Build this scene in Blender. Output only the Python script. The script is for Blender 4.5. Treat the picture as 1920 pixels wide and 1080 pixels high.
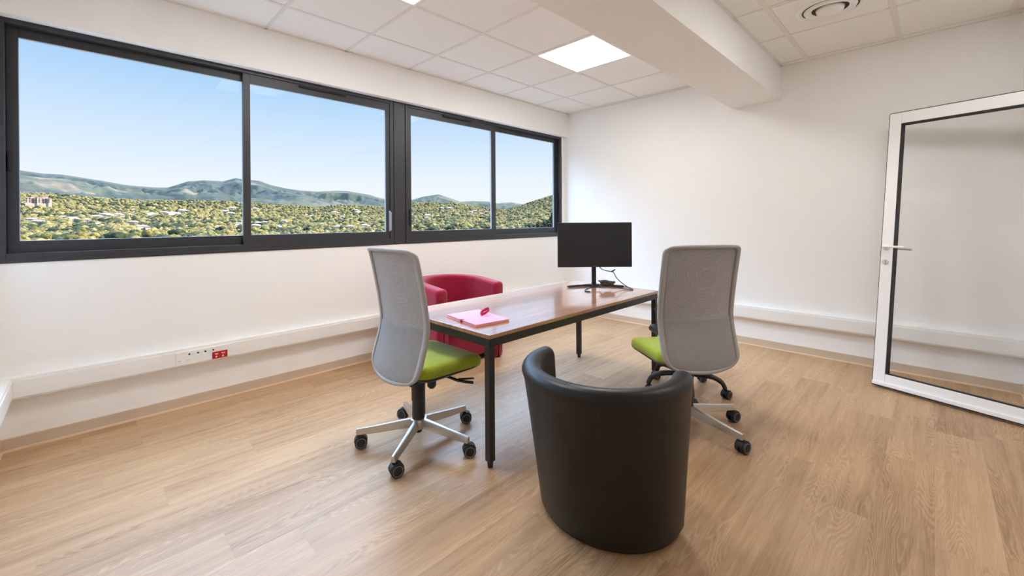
import bpy, bmesh, math, random
import numpy as np
from mathutils import Vector, Matrix, noise

# ------------------------------------------------------------------ scene, camera, light
sc = bpy.context.scene
for o in list(bpy.data.objects):
    bpy.data.objects.remove(o)
R = math.radians
rnd = random.Random(7)

CAM_H = 1.2354
F_PX, CX, CY = 793.34, 960.0, 414.06
YAW, PITCH, ROLL = R(44.8727), R(-0.067), R(-0.3533)
f0 = Vector((math.cos(YAW), math.sin(YAW), 0)); r0 = Vector((math.sin(YAW), -math.cos(YAW), 0)); u0 = Vector((0, 0, 1))
fw = f0 * math.cos(PITCH) + u0 * math.sin(PITCH)
up = -f0 * math.sin(PITCH) + u0 * math.cos(PITCH)
rt = r0 * math.cos(ROLL) + up * math.sin(ROLL)
up2 = -r0 * math.sin(ROLL) + up * math.cos(ROLL)
rt.normalize(); up2 = (up2 - rt * up2.dot(rt)).normalized(); bk = rt.cross(up2).normalized()
cd = bpy.data.cameras.new('camera'); cam = bpy.data.objects.new('camera', cd)
sc.collection.objects.link(cam); sc.camera = cam
cam.matrix_world = Matrix(((rt.x, up2.x, bk.x, 0), (rt.y, up2.y, bk.y, 0), (rt.z, up2.z, bk.z, CAM_H), (0, 0, 0, 1)))
cd.sensor_width = 36; cd.lens = F_PX / 1920 * 36
cd.shift_x = (960 - CX) / 1920; cd.shift_y = (CY - 540) / 1920
cd.clip_start = 0.02; cd.clip_end = 30000

vs = sc.view_settings
vs.view_transform = 'Standard'; vs.look = 'None'; vs.gamma = 1; vs.use_curve_mapping = False
vs.exposure = 0.0
sc.cycles.max_bounces = 12; sc.cycles.diffuse_bounces = 8; sc.cycles.glossy_bounces = 4
sc.cycles.transparent_max_bounces = 12
sc.cycles.sample_clamp_indirect = 8
sc.cycles.caustics_reflective = False; sc.cycles.caustics_refractive = False

PANEL = 28.0      # strength of the ceiling light panels
# world: clear sky, pale at the horizon
w = bpy.data.worlds.new('sky'); sc.world = w; w.use_nodes = True
nt = w.node_tree; N = nt.nodes; L = nt.links; N.clear()
out = N.new('ShaderNodeOutputWorld'); bg = N.new('ShaderNodeBackground')
tc = N.new('ShaderNodeTexCoord'); sp = N.new('ShaderNodeSeparateXYZ'); cr = N.new('ShaderNodeValToRGB')
L.new(tc.outputs['Generated'], sp.inputs[0]); L.new(sp.outputs['Z'], cr.inputs[0])
L.new(cr.outputs[0], bg.inputs[0]); L.new(bg.outputs[0], out.inputs[0])
mr = N.new('ShaderNodeMapRange'); mr.interpolation_type = 'SMOOTHSTEP'; L.new(sp.outputs['Z'], mr.inputs['Value'])   # sky strength raised above the window view, added as fill light for the room
for k_, v_ in ((1, 0.285), (2, 0.46), (3, 1.0), (4, 16.0)): mr.inputs[k_].default_value = v_
L.new(mr.outputs['Result'], bg.inputs[1])
el = cr.color_ramp.elements
def srgb(r, g, b):
    f = lambda c: (c / 255 / 12.92) if c / 255 <= 0.04045 else ((c / 255 + 0.055) / 1.055) ** 2.4
    return (f(r), f(g), f(b), 1)
el[0].position = 0.0; el[0].color = srgb(247, 251, 254)
el[1].position = 0.075; el[1].color = srgb(240, 248, 255)
for p, c in ((0.13, (224, 240, 255)), (0.19, (205, 230, 254)), (0.27, (176, 215, 252)), (0.34, (155, 203, 248)), (0.6, (178, 210, 246)), (1.0, (170, 205, 245))):
    e = el.new(p); e.color = srgb(*c)
# sun: behind the building, lights the valley
sd = bpy.data.lights.new('sun', 'SUN'); sun = bpy.data.objects.new('sun', sd); sc.collection.objects.link(sun)
sd.energy = 42.0; sd.angle = R(0.6); sd.color = (1.0, 0.93, 0.80)
sun.rotation_euler = Vector((0.95, -0.42, 0.52)).to_track_quat('Z', 'Y').to_euler()

# ------------------------------------------------------------------ helpers
COL = sc.collection
def link(name, data=None, parent=None):
    o = bpy.data.objects.new(name, data); COL.objects.link(o)
    if parent: o.parent = parent
    return o
def tag(o, label=None, cat=None, group=None, kind=None):
    if label: o['label'] = label
    if cat: o['category'] = cat
    if group: o['group'] = group
    if kind: o['kind'] = kind
    return o
def thing(name, label, cat, loc=(0, 0, 0), rz=0, group=None):
    o = link(name); o.location = loc; o.rotation_euler = (0, 0, rz); o.empty_display_size = 0.1
    return tag(o, label, cat, group)
def obj(name, bm, m, parent=None, smooth=False, bevel=0, seg=2, sub=0, label=None):
    me = bpy.data.meshes.new(name); bmesh.ops.recalc_face_normals(bm, faces=bm.faces[:]); bm.to_mesh(me); bm.free()
    for mm in (m if isinstance(m, (list, tuple)) else [m]): me.materials.append(mm)
    o = link(name, me, parent)
    if smooth:
        for p in me.polygons: p.use_smooth = True
    if bevel:
        b = o.modifiers.new('bevel', 'BEVEL'); b.width = bevel; b.segments = seg; b.limit_method = 'ANGLE'; b.angle_limit = R(35)
        for p in me.polygons: p.use_smooth = True
        try:
            me.set_sharp_from_angle(angle=R(35))
        except Exception: pass
        wn = o.modifiers.new('wn', 'WEIGHTED_NORMAL'); wn.keep_sharp = False
    if sub:
        s = o.modifiers.new('sub', 'SUBSURF'); s.levels = sub; s.render_levels = sub
        for p in me.polygons: p.use_smooth = True
    if label: o['label'] = label
    return o
def dup(root, loc, rz, label=None, group=None):
    r = root.copy(); COL.objects.link(r); r.location = loc; r.rotation_euler = (0, 0, rz)
    if label: r['label'] = label
    if group: r['group'] = group
    for ch in list(root.children):
        c = ch.copy(); COL.objects.link(c); c.parent = r
        for g in ch.children:
            d = g.copy(); COL.objects.link(d); d.parent = c
    return r
def box(bm, x0, x1, y0, y1, z0, z1, M=None):
    c = [(x, y, z) for x in (x0, x1) for y in (y0, y1) for z in (z0, z1)]
    v = [bm.verts.new((M @ Vector(p)) if M else p) for p in c]
    for f in ((0, 1, 3, 2), (4, 6, 7, 5), (0, 4, 5, 1), (2, 3, 7, 6), (0, 2, 6, 4), (1, 5, 7, 3)):
        bm.faces.new([v[i] for i in f])
    return v
def B(*a, M=None):
    bm = bmesh.new(); box(bm, *a, M=M); return bm
def cyl(bm, p0, p1, ra, rb=None, n=24, caps=True):
    rb = ra if rb is None else rb
    p0 = Vector(p0); p1 = Vector(p1); q = (p1 - p0).to_track_quat('Z', 'Y')
    A = []; C = []
    for i in range(n):
        a = 2 * math.pi * i / n; d = q @ Vector((math.cos(a), math.sin(a), 0))
        A.append(bm.verts.new(p0 + d * ra)); C.append(bm.verts.new(p1 + d * rb))
    for i in range(n):
        j = (i + 1) % n; bm.faces.new((A[i], A[j], C[j], C[i]))
    if caps: bm.faces.new(A[::-1]); bm.faces.new(C)
def lathe(bm, prof, n=32, M=None, close=False):
    rings = []
    for (r, z) in prof:
        ring = []
        for i in range(n):
            a = 2 * math.pi * i / n; p = Vector((r * math.cos(a), r * math.sin(a), z))
            ring.append(bm.verts.new(M @ p if M else p))
        rings.append(ring)
    for a, b in zip(rings[:-1], rings[1:]):
        for i in range(n):
            j = (i + 1) % n; bm.faces.new((a[i], a[j], b[j], b[i]))
    if close:
        bm.faces.new(rings[0][::-1]); bm.faces.new(rings[-1])
def smoothpath(pts, k=8):
    P = [Vector(p) for p in pts]; P = [P[0] * 2 - P[1]] + P + [P[-1] * 2 - P[-2]]; o = []
    for i in range(1, len(P) - 2):
        a, b, c, d = P[i - 1:i + 3]
        for j in range(k):
            t = j / k
            o.append(0.5 * ((2 * b) + (c - a) * t + (2 * a - 5 * b + 4 * c - d) * t * t + (3 * b - a - 3 * c + d) * t ** 3))
    o.append(P[-2]); return o
def tube(bm, pts, r, n=8, k=8, raw=False, flat=None):
    P = [Vector(p) for p in pts] if raw else smoothpath(pts, k)
    rings = []; up_ = Vector((0, 0, 1)); last = None
    for i, p in enumerate(P):
        t = (P[min(i + 1, len(P) - 1)] - P[max(i - 1, 0)]).normalized()
        if last is None:
            x = t.cross(up_)
            if x.length < 1e-3: x = t.cross(Vector((1, 0, 0)))
        else: x = last - t * last.dot(t)
        x.normalize(); last = x; y = t.cross(x)
        rr = r[i * (len(r) - 1) // max(1, len(P) - 1)] if isinstance(r, (list, tuple)) else r
        rx, ry = (rr, rr) if flat is None else (rr, rr * flat)
        rings.append([bm.verts.new(p + x * rx * math.cos(2 * math.pi * j / n) + y * ry * math.sin(2 * math.pi * j / n)) for j in range(n)])
    for a, b in zip(rings[:-1], rings[1:]):
        for j in range(n):
            bm.faces.new((a[j], a[(j + 1) % n], b[(j + 1) % n], b[j]))
    bm.faces.new(rings[0][::-1]); bm.faces.new(rings[-1])

# ------------------------------------------------------------------ materials
def mat(name, col, rough=0.5, metal=0.0, spec=0.5, **kw):
    m = bpy.data.materials.new(name); m.use_nodes = True
    p = m.node_tree.nodes['Principled BSDF']
    p.inputs['Base Color'].default_value = col if len(col) == 4 else (*col, 1)
    p.inputs['Roughness'].default_value = rough; p.inputs['Metallic'].default_value = metal
    p.inputs['Specular IOR Level'].default_value = spec
    for k, v in kw.items(): p.inputs[k.replace('_', ' ')].default_value = v
    return m
def nodes(m): return m.node_tree.nodes, m.node_tree.links, m.node_tree.nodes['Principled BSDF']
def noisy(m, c1, c2, scale, detail=4, bump=0.0, bscale=None, dist=0.001, stretch=(1, 1, 1)):
    N, L, P = nodes(m); t = N.new('ShaderNodeTexCoord'); mp = N.new('ShaderNodeMapping'); mp.inputs['Scale'].default_value = stretch
    n = N.new('ShaderNodeTexNoise'); n.inputs['Scale'].default_value = scale; n.inputs['Detail'].default_value = detail
    r = N.new('ShaderNodeValToRGB'); r.color_ramp.elements[0].position = 0.3; r.color_ramp.elements[1].position = 0.7
    r.color_ramp.elements[0].color = c1; r.color_ramp.elements[1].color = c2
    L.new(t.outputs['Object'], mp.inputs[0]); L.new(mp.outputs[0], n.inputs['Vector']); L.new(n.outputs[0], r.inputs[0]); L.new(r.outputs[0], P.inputs['Base Color'])
    if bump:
        n2 = N.new('ShaderNodeTexNoise'); n2.inputs['Scale'].default_value = bscale or scale * 5; n2.inputs['Detail'].default_value = 3
        b = N.new('ShaderNodeBump'); b.inputs['Strength'].default_value = bump; b.inputs['Distance'].default_value = dist
        L.new(mp.outputs[0], n2.inputs['Vector']); L.new(n2.outputs[0], b.inputs['Height']); L.new(b.outputs[0], P.inputs['Normal'])
    return m
M = {}
M['paint'] = noisy(mat('white_paint', srgb(232, 228, 222), 0.75, spec=0.25), srgb(240, 239, 237), srgb(242, 241, 239), 3, bump=0.12, bscale=350, dist=0.0006)
M['ceil'] = noisy(mat('ceiling_tile', srgb(228, 223, 216), 0.9, spec=0.1), srgb(237, 235, 231), srgb(240, 238, 234), 60, bump=0.2, bscale=500, dist=0.0008)
M['tbar'] = mat('ceiling_grid', srgb(226, 222, 216), 0.6)
M['taupe'] = noisy(mat('skirting_vinyl', srgb(190, 168, 148), 0.5), srgb(202, 182, 158), srgb(207, 188, 165), 8)
M['bead'] = mat('skirting_bead', srgb(232, 208, 182), 0.5)
M['pvc'] = mat('white_pvc', srgb(238, 237, 234), 0.4)
M['anth'] = noisy(mat('anthracite_frame', srgb(58, 58, 62), 0.45), srgb(44, 44, 48), srgb(50, 50, 54), 30)
M['anthd'] = mat('black_gasket', srgb(30, 30, 33), 0.6)
M['zinc'] = mat('pale_metal', srgb(190, 196, 205), 0.35, 0.6)
M['alu'] = mat('cast_aluminium', srgb(196, 193, 188), 0.28, 0.9)
M['black'] = noisy(mat('black_plastic', srgb(30, 29, 29), 0.45), srgb(26, 26, 26), srgb(34, 33, 33), 40)
M['blackm'] = mat('black_metal', srgb(44, 43, 42), 0.42, 0.2)
M['wheel'] = mat('caster_rubber', srgb(30, 31, 34), 0.55)
M['ring'] = mat('caster_hubcap', srgb(120, 122, 124), 0.4)
M['lime'] = noisy(mat('lime_fabric', srgb(165, 180, 40), 0.85, spec=0.2, Sheen_Weight=0.3), srgb(146, 160, 34), srgb(158, 172, 46), 60, bump=0.3, bscale=900, dist=0.0008)
M['red'] = noisy(mat('crimson_fabric', srgb(170, 22, 62), 0.85, spec=0.2, Sheen_Weight=0.25), srgb(136, 10, 40), srgb(152, 15, 50), 40, bump=0.3, bscale=900, dist=0.0008)
M['leather'] = noisy(mat('black_leather', srgb(48, 44, 41), 0.40, spec=0.38), srgb(17, 17, 17), srgb(24, 23, 23), 12, bump=0.25, bscale=420, dist=0.0006)
M['seam'] = mat('leather_seam', srgb(28, 26, 26), 0.6)
M['screen'] = mat('monitor_screen', srgb(38, 39, 42), 0.35, spec=0.4)
M['pink'] = noisy(mat('pink_cover', srgb(238, 120, 172), 0.55), srgb(232, 140, 178), srgb(237, 148, 186), 30)
M['crim'] = mat('crimson_ribbon', srgb(178, 22, 66), 0.6)
M['page'] = mat('paper_pages', srgb(225, 200, 180), 0.8)
M['redpl'] = mat('red_plastic', srgb(176, 18, 22), 0.4)
M['dark'] = mat('dark_hole', srgb(22, 20, 20), 0.7)
M['mark'] = mat('grey_print', srgb(112, 104, 98), 0.7)
M['silver'] = mat('satin_handle', srgb(205, 205, 203), 0.3, 0.5)
M['doorp'] = mat('white_lacquered_aluminium', srgb(243, 242, 241), 0.35)

def glass_mat(name, refl, tint=(1, 1, 1, 1), rough=0.0):
    m = bpy.data.materials.new(name); m.use_nodes = True; N = m.node_tree.nodes; L = m.node_tree.links; N.clear()
    o = N.new('ShaderNodeOutputMaterial'); t = N.new('ShaderNodeBsdfTransparent'); g = N.new('ShaderNodeBsdfGlossy'); x = N.new('ShaderNodeMixShader')
    t.inputs[0].default_value = tint; g.inputs['Roughness'].default_value = rough
    fr = N.new('ShaderNodeLayerWeight'); fr.inputs[0].default_value = 0.25; mu = N.new('ShaderNodeMath'); mu.operation = 'MULTIPLY_ADD'
    mu.inputs[1].default_value = refl; mu.inputs[2].default_value = refl * 0.3
    L.new(fr.outputs['Fresnel'], mu.inputs[0]); L.new(mu.outputs[0], x.inputs[0])
    L.new(t.outputs[0], x.inputs[1]); L.new(g.outputs[0], x.inputs[2]); L.new(x.outputs[0], o.inputs[0]); return m
M['glass'] = glass_mat('window_glass', 0.005)
M['dglass'] = glass_mat('door_glass', 0.003, (0.975, 0.98, 0.985, 1))

m = bpy.data.materials.new('light_diffuser'); m.use_nodes = True; N = m.node_tree.nodes; N.clear()
o_ = N.new('ShaderNodeOutputMaterial'); e_ = N.new('ShaderNodeEmission'); e_.inputs[1].default_value = PANEL; e_.inputs[0].default_value = (1.0, 0.995, 0.99, 1)
m.node_tree.links.new(e_.outputs[0], o_.inputs[0]); M['lamp'] = m
M['lamp_fill'] = m.copy(); M['lamp_fill'].node_tree.nodes['Emission'].inputs[1].default_value = 15.0  # weaker emission for the added fill panel

def math_n(N, L, op, a, b=None, c=None):
    n = N.new('ShaderNodeMath'); n.operation = op
    for i, v in enumerate((a, b, c)):
        if v is None: continue
        if isinstance(v, (int, float)): n.inputs[i].default_value = v
        else: L.new(v, n.inputs[i])
    return n.outputs[0]

def wood_floor():
    m = mat('oak_vinyl_planks', (0.5, 0.3, 0.2), 0.42, spec=0.5); N, L, P = nodes(m)
    t = N.new('ShaderNodeTexCoord'); s = N.new('ShaderNodeSeparateXYZ'); L.new(t.outputs['Object'], s.inputs[0])
    x, y = s.outputs[0], s.outputs[1]
    W_, LN = 0.182, 1.22
    row = math_n(N, L, 'FLOOR', math_n(N, L, 'DIVIDE', y, W_))
    wn = N.new('ShaderNodeTexWhiteNoise'); wn.noise_dimensions = '1D'; L.new(row, wn.inputs['W'])
    xo = math_n(N, L, 'ADD', math_n(N, L, 'DIVIDE', x, LN), wn.outputs['Value'])
    colm = math_n(N, L, 'FLOOR', xo)
    cell = N.new('ShaderNodeCombineXYZ'); L.new(row, cell.inputs[0]); L.new(colm, cell.inputs[1])
    wc = N.new('ShaderNodeTexWhiteNoise'); wc.noise_dimensions = '3D'; L.new(cell.outputs[0], wc.inputs['Vector'])
    rv = wc.outputs['Value']
    off = math_n(N, L, 'MULTIPLY', rv, 37.0)
    def vec(sx, sy):
        c = N.new('ShaderNodeCombineXYZ')
        L.new(math_n(N, L, 'MULTIPLY', x, sx), c.inputs[0]); L.new(math_n(N, L, 'MULTIPLY', y, sy), c.inputs[1]); L.new(off, c.inputs[2]); return c.outputs[0]
    def nz(v, scale, det=3, rough=0.5, dist=0.0):
        n = N.new('ShaderNodeTexNoise'); n.inputs['Scale'].default_value = scale; n.inputs['Detail'].default_value = det; n.inputs['Roughness'].default_value = rough
        n.inputs['Distortion'].default_value = dist; L.new(v, n.inputs['Vector']); return n.outputs[0]
    big = nz(vec(0.95, 6.2), 1.0, 2, 0.45)              # cathedral field
    rings = math_n(N, L, 'SINE', math_n(N, L, 'MULTIPLY', math_n(N, L, 'ADD', big, math_n(N, L, 'MULTIPLY', nz(vec(14, 90), 1.0, 3), 0.030)), 260.0))
    rings = math_n(N, L, 'MULTIPLY_ADD', rings, 0.5, 0.5)
    mk = N.new('ShaderNodeMapRange'); mk.interpolation_type = 'SMOOTHSTEP'; L.new(nz(vec(1.6, 9), 1.0, 1), mk.inputs['Value']); mk.inputs[1].default_value = 0.42; mk.inputs[2].default_value = 0.60
    rings = math_n(N, L, 'MULTIPLY_ADD', math_n(N, L, 'SUBTRACT', math_n(N, L, 'POWER', rings, 1.6), 0.35), mk.outputs['Result'], 0.45)
    streak = nz(vec(1.2, 26), 1.0, 5, 0.6, 0.3)
    fine = nz(vec(9, 260), 1.0, 3, 0.6)
    patch = nz(vec(0.9, 3.0), 1.0, 2)
    v = math_n(N, L, 'MULTIPLY', rings, 0.15)
    v = math_n(N, L, 'MULTIPLY_ADD', streak, 0.54, v)
    v = math_n(N, L, 'MULTIPLY_ADD', math_n(N, L, 'SUBTRACT', fine, 0.18), 0.40, v)
    v = math_n(N, L, 'MULTIPLY_ADD', patch, 0.45, v)
    v = math_n(N, L, 'MULTIPLY_ADD', math_n(N, L, 'SUBTRACT', rv, 0.5), 0.075, v)
    cr = N.new('ShaderNodeValToRGB'); L.new(v, cr.inputs[0]); e = cr.color_ramp.elements
    e[0].position = 0.36; e[0].color = srgb(130, 96, 64); e[1].position = 0.90; e[1].color = srgb(202, 169, 132)
    for p, c in ((0.52, (156, 122, 88)), (0.62, (174, 140, 104)), (0.74, (187, 153, 116))):
        q = e.new(p); q.color = srgb(*c)
    # joints between planks
    fy = math_n(N, L, 'FRACT', math_n(N, L, 'DIVIDE', y, W_)); fx = math_n(N, L, 'FRACT', xo)
    dy = math_n(N, L, 'MULTIPLY', math_n(N, L, 'MINIMUM', fy, math_n(N, L, 'SUBTRACT', 1.0, fy)), W_)
    dx = math_n(N, L, 'MULTIPLY', math_n(N, L, 'MINIMUM', fx, math_n(N, L, 'SUBTRACT', 1.0, fx)), LN)
    dm = math_n(N, L, 'MINIMUM', dx, dy)
    g = math_n(N, L, 'SMOOTH_MIN', math_n(N, L, 'DIVIDE', dm, 0.0012), 1.0, 0.2)
    mx = N.new('ShaderNodeMix'); mx.data_type = 'RGBA'; mx.blend_type = 'MIX'
    L.new(math_n(N, L, 'MULTIPLY_ADD', g, 0.22, 0.78), mx.inputs['Factor']); mx.inputs['A'].default_value = srgb(120, 88, 60); L.new(cr.outputs[0], mx.inputs['B'])
    L.new(mx.outputs['Result'], P.inputs['Base Color'])
    b = N.new('ShaderNodeBump'); b.inputs['Strength'].default_value = 0.12; b.inputs['Distance'].default_value = 0.001
    L.new(math_n(N, L, 'ADD', fine, g), b.inputs['Height']); L.new(b.outputs[0], P.inputs['Normal'])
    L.new(math_n(N, L, 'MULTIPLY_ADD', streak, 0.14, 0.34), P.inputs['Roughness'])
    return m
M['floor'] = wood_floor()

def wood_top():
    m = mat('walnut_laminate', (0.4, 0.2, 0.1), 0.30, spec=0.6); N, L, P = nodes(m)
    t = N.new('ShaderNodeTexCoord'); s = N.new('ShaderNodeSeparateXYZ'); L.new(t.outputs['Object'], s.inputs[0]); x, y = s.outputs[0], s.outputs[1]
    st = math_n(N, L, 'FLOOR', math_n(N, L, 'DIVIDE', y, 0.085))
    def nz(sx, sy, det=4, dist=0.0, so=11.0):
        c = N.new('ShaderNodeCombineXYZ'); L.new(math_n(N, L, 'MULTIPLY', x, sx), c.inputs[0]); L.new(math_n(N, L, 'MULTIPLY', y, sy), c.inputs[1]); L.new(math_n(N, L, 'MULTIPLY', st, so), c.inputs[2])
        n = N.new('ShaderNodeTexNoise'); n.inputs['Scale'].default_value = 1; n.inputs['Detail'].default_value = det; n.inputs['Distortion'].default_value = dist; L.new(c.outputs[0], n.inputs['Vector']); return n.outputs[0]
    v = math_n(N, L, 'MULTIPLY_ADD', nz(1.0, 14, 4, 0.4), 0.6, math_n(N, L, 'MULTIPLY', nz(5, 120), 0.4))
    cr = N.new('ShaderNodeValToRGB'); L.new(v, cr.inputs[0]); e = cr.color_ramp.elements
    e[0].position = 0.34; e[0].color = srgb(134, 84, 50); e[1].position = 0.68; e[1].color = srgb(196, 140, 98)
    q = e.new(0.5); q.color = srgb(168, 114, 74)
    L.new(cr.outputs[0], P.inputs['Base Color'])
    P.inputs['Coat Weight'].default_value = 1.0; P.inputs['Coat Roughness'].default_value = 0.10; P.inputs['Coat IOR'].default_value = 1.75
    return m
M['walnut'] = wood_top()

def mesh_fabric(name, c1, c2, alpha):
    m = mat(name, c1, 0.8, spec=0.2); N, L, P = nodes(m)
    t = N.new('ShaderNodeTexCoord')
    wv = N.new('ShaderNodeTexWave'); wv.wave_type = 'RINGS'; wv.rings_direction = 'SPHERICAL'; wv.inputs['Scale'].default_value = 22; wv.inputs['Distortion'].default_value = 6.0; wv.inputs['Detail'].default_value = 1.5; wv.inputs['Detail Scale'].default_value = 2.0
    mp = N.new('ShaderNodeMapping'); mp.inputs['Location'].default_value = (0.1, 0.03, -0.80); mp.inputs['Scale'].default_value = (1, 1.0, 0.85)
    L.new(t.outputs['Object'], mp.inputs[0]); L.new(mp.outputs[0], wv.inputs['Vector'])
    n = N.new('ShaderNodeTexNoise'); n.inputs['Scale'].default_value = 14; L.new(t.outputs['Object'], n.inputs['Vector'])
    f = math_n(N, L, 'MULTIPLY', wv.outputs['Fac'], n.outputs[0])
    r = N.new('ShaderNodeValToRGB'); r.color_ramp.elements[0].position = 0.15; r.color_ramp.elements[1].position = 0.55
    r.color_ramp.elements[0].color = c1; r.color_ramp.elements[1].color = c2; L.new(f, r.inputs[0]); L.new(r.outputs[0], P.inputs['Base Color'])
    L.new(math_n(N, L, 'SUBTRACT', 1.0, math_n(N, L, 'MULTIPLY', f, alpha)), P.inputs['Alpha'])
    n2 = N.new('ShaderNodeTexNoise'); n2.inputs['Scale'].default_value = 700; L.new(t.outputs['Object'], n2.inputs['Vector'])
    b = N.new('ShaderNodeBump'); b.inputs['Strength'].default_value = 0.3; b.inputs['Distance'].default_value = 0.0006; L.new(n2.outputs[0], b.inputs['Height']); L.new(b.outputs[0], P.inputs['Normal'])
    return m
M['mesh'] = mesh_fabric('grey_mesh', srgb(162, 160, 160), srgb(178, 176, 175), 0.14)
M['greyf'] = noisy(mat('grey_back_fabric', srgb(150, 144, 138), 0.8, spec=0.2), srgb(150, 147, 145), srgb(155, 152, 150), 50, bump=0.2, bscale=900, dist=0.0005)
M['greyr'] = mat('grey_back_rim', srgb(166, 163, 161), 0.6)

# ------------------------------------------------------------------ the room
XL, XF, YR, YW, H = -0.345, 4.598, -0.447, 3.558, 2.661
T = 0.25
def struct(name, bm, m, **k):
    o = obj(name, bm, m, **k); o['kind'] = 'structure'; return o
struct('floor', B(XL - T, XF + T, YR - T, YW + T, -0.15, 0), M['floor'])
# window wall: parapet, header, end pier
ZS, ZH, XW0, XW1 = 1.018, 2.352, -0.345, 4.525
bm = B(XL - T, XF + T, YW, YW + T, 0, ZS)
box(bm, XL - T, XF + T, YW, YW + T, ZH, H)
box(bm, XL - T, XW0, YW, YW + T, ZS, ZH); box(bm, XW1, XF + T, YW, YW + 0.088, ZS, ZH)
struct('wall_left', bm, M['paint'])
struct('trim_4', B(XL, XF, 3.486, YW - 0.0005, ZH, H), M['paint'])
struct('wall_back', B(XF, XF + T, YR - T, YW, 0, H), M['paint'])
bm = B(4.27, XF, YR - T, YR, 0, H); box(bm, XL - T, 4.27, YR - T, YR - 0.20, 0, H); struct('wall_right', bm, M['paint'])
struct('wall_front', B(XL - T, XL, YR - 0.2, YW, 0, H), M['paint'])
struct('ceiling', B(XL - T, XF + T, YR - T, YW + T, H, H + 0.2), M['ceil'])
BY0, BY1, BZ = 1.008, 1.440, 2.350
struct('ceiling_beam', B(XL, XF, BY0, BY1, BZ, H), M['paint'])
# suspended ceiling grid: thin metal bars under the tiles
bm = bmesh.new(); z0 = H - 0.004
for k in range(9):
    x = 0.337 - 0.6 + 0.6 * k
    if XL < x < XF: box(bm, x - 0.012, x + 0.012, BY1, 3.486, z0, H)
for y in (3.03, 2.43, 1.83): box(bm, XL, XF, y - 0.012, y + 0.012, z0 - 0.0005, H)
box(bm, XL, XF, BY1, BY1 + 0.02, z0, H); box(bm, XL, XF, 3.466, 3.486, z0, H); box(bm, XF - 0.02, XF, BY1, 3.486, z0, H)
struct('trim_1', bm, M['tbar'])
bm = bmesh.new()
for x in (0.25, 0.85, 1.45, 2.05, 2.65, 3.25, 3.85, 4.51): box(bm, x - 0.008, x + 0.008, YR, BY0, z0, H)
for y in (0.795, 0.187, -0.40): box(bm, XL, XF, y - 0.017, y + 0.017, z0 - 0.001, H)
box(bm, XL, XF, BY0 - 0.024, BY0, z0, H); box(bm, XF - 0.02, XF, YR, BY0, z0, H)
struct('trim_2', bm, M['tbar'])
# skirting with a pale bead at the floor
def skirting(name, a, b, nrm):
    a = Vector(a); b = Vector(b); n = Vector(nrm); bm = bmesh.new()
    def slab(t, z0, z1):
        p = [a, b, b + n * t, a + n * t]
        lo = [bm.verts.new((q.x, q.y, z0)) for q in p]; hi = [bm.verts.new((q.x, q.y, z1)) for q in p]
        bm.faces.new(lo[::-1]); bm.faces.new(hi)
        for i in range(4): bm.faces.new((lo[i], lo[(i + 1) % 4], hi[(i + 1) % 4], hi[i]))
    slab(0.012, 0.0, 0.070)
    nf = len(bm.faces); slab(0.020, 0.0, 0.010)
    bm.faces.ensure_lookup_table()
    for f in bm.faces[nf:]: f.material_index = 1
    return struct(name, bm, [M['taupe'], M['bead']])
skirting('baseboard_left', (XL, YW, 0), (XF, YW, 0), (0, -1, 0))
skirting('baseboard_back', (XF, YR, 0), (XF, YW, 0), (-1, 0, 0))
skirting('baseboard_right', (4.27, YR, 0), (XF, YR, 0), (0, 1, 0))
skirting('baseboard_front', (XL, YR, 0), (XL, YW, 0), (1, 0, 0))

# ------------------------------------------------------------------ windows (two anthracite sliding units)
def rect_frame(bm, x0, x1, z0, z1, wl, wr, wb, wt, y0, y1):
    box(bm, x0, x0 + wl, y0, y1, z0, z1); box(bm, x1 - wr, x1, y0, y1, z0, z1)
    box(bm, x0 + wl, x1 - wr, y0, y1, z0, z0 + wb); box(bm, x0 + wl, x1 - wr, y0, y1, z1 - wt, z1)
def window(idx, X0, X1, front, back, lab):
    """front/back: (x0, x1, wl, wr) of the near and of the far sash"""
    root = link('window_%d' % idx); root['kind'] = 'structure'; root['label'] = lab; root['category'] = 'window'
    bm = bmesh.new()
    rect_frame(bm, X0, X1, ZS, ZH, 0.034, 0.034, 0.052, 0.028, YW - 0.006, YW + 0.09)
    box(bm, X0 + 0.03, X1 - 0.03, YW - 0.010, YW, ZS + 0.004, ZS + 0.020)
    obj('window_frame', bm, M['anth'], root, bevel=0.002)
    for (x0, x1, wl, wr), y, zt_, zb_ in ((front, YW + 0.004, ZH - 0.026, ZS + 0.050), (back, YW + 0.046, ZH - 0.010, ZS + 0.050)):
        s = y > YW + 0.02; dy = 0.034
        gz0 = 1.139 if not s else 1.137; gz1 = 2.257 if not s else 2.272
        bm = bmesh.new(); rect_frame(bm, x0, x1, zb_, zt_, wl, wr, gz0 - zb_, zt_ - gz1, y, y + dy)
        sash = obj('sash', bm, M['anth'], root, bevel=0.0015)
        bm = bmesh.new(); rect_frame(bm, x0 + wl - .002, x1 - wr + .002, gz0 - .002, gz1 + .002, 0.004, 0.005, 0.003, 0.003, y + 0.012, y + 0.026)
        obj('glazing_bead', bm, M['zinc'], sash)
        obj('pane', B(x0 + wl, x1 - wr, y + 0.018, y + 0.022, gz0, gz1), M['glass'], sash)
    return root
w1 = window(1, -0.345, 2.013, (0.8065, 1.985 + 0.02, 0.046, 0.062), (-0.31, 0.845, 0.044, 0.030), 'anthracite sliding window on the left, nearest the camera')
w2 = window(2, 2.141, 4.525, (2.150, 3.305, 0.056, 0.046), (3.31, 4.495, 0.045, 0.068), 'anthracite sliding window on the right, beside the far corner')
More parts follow.
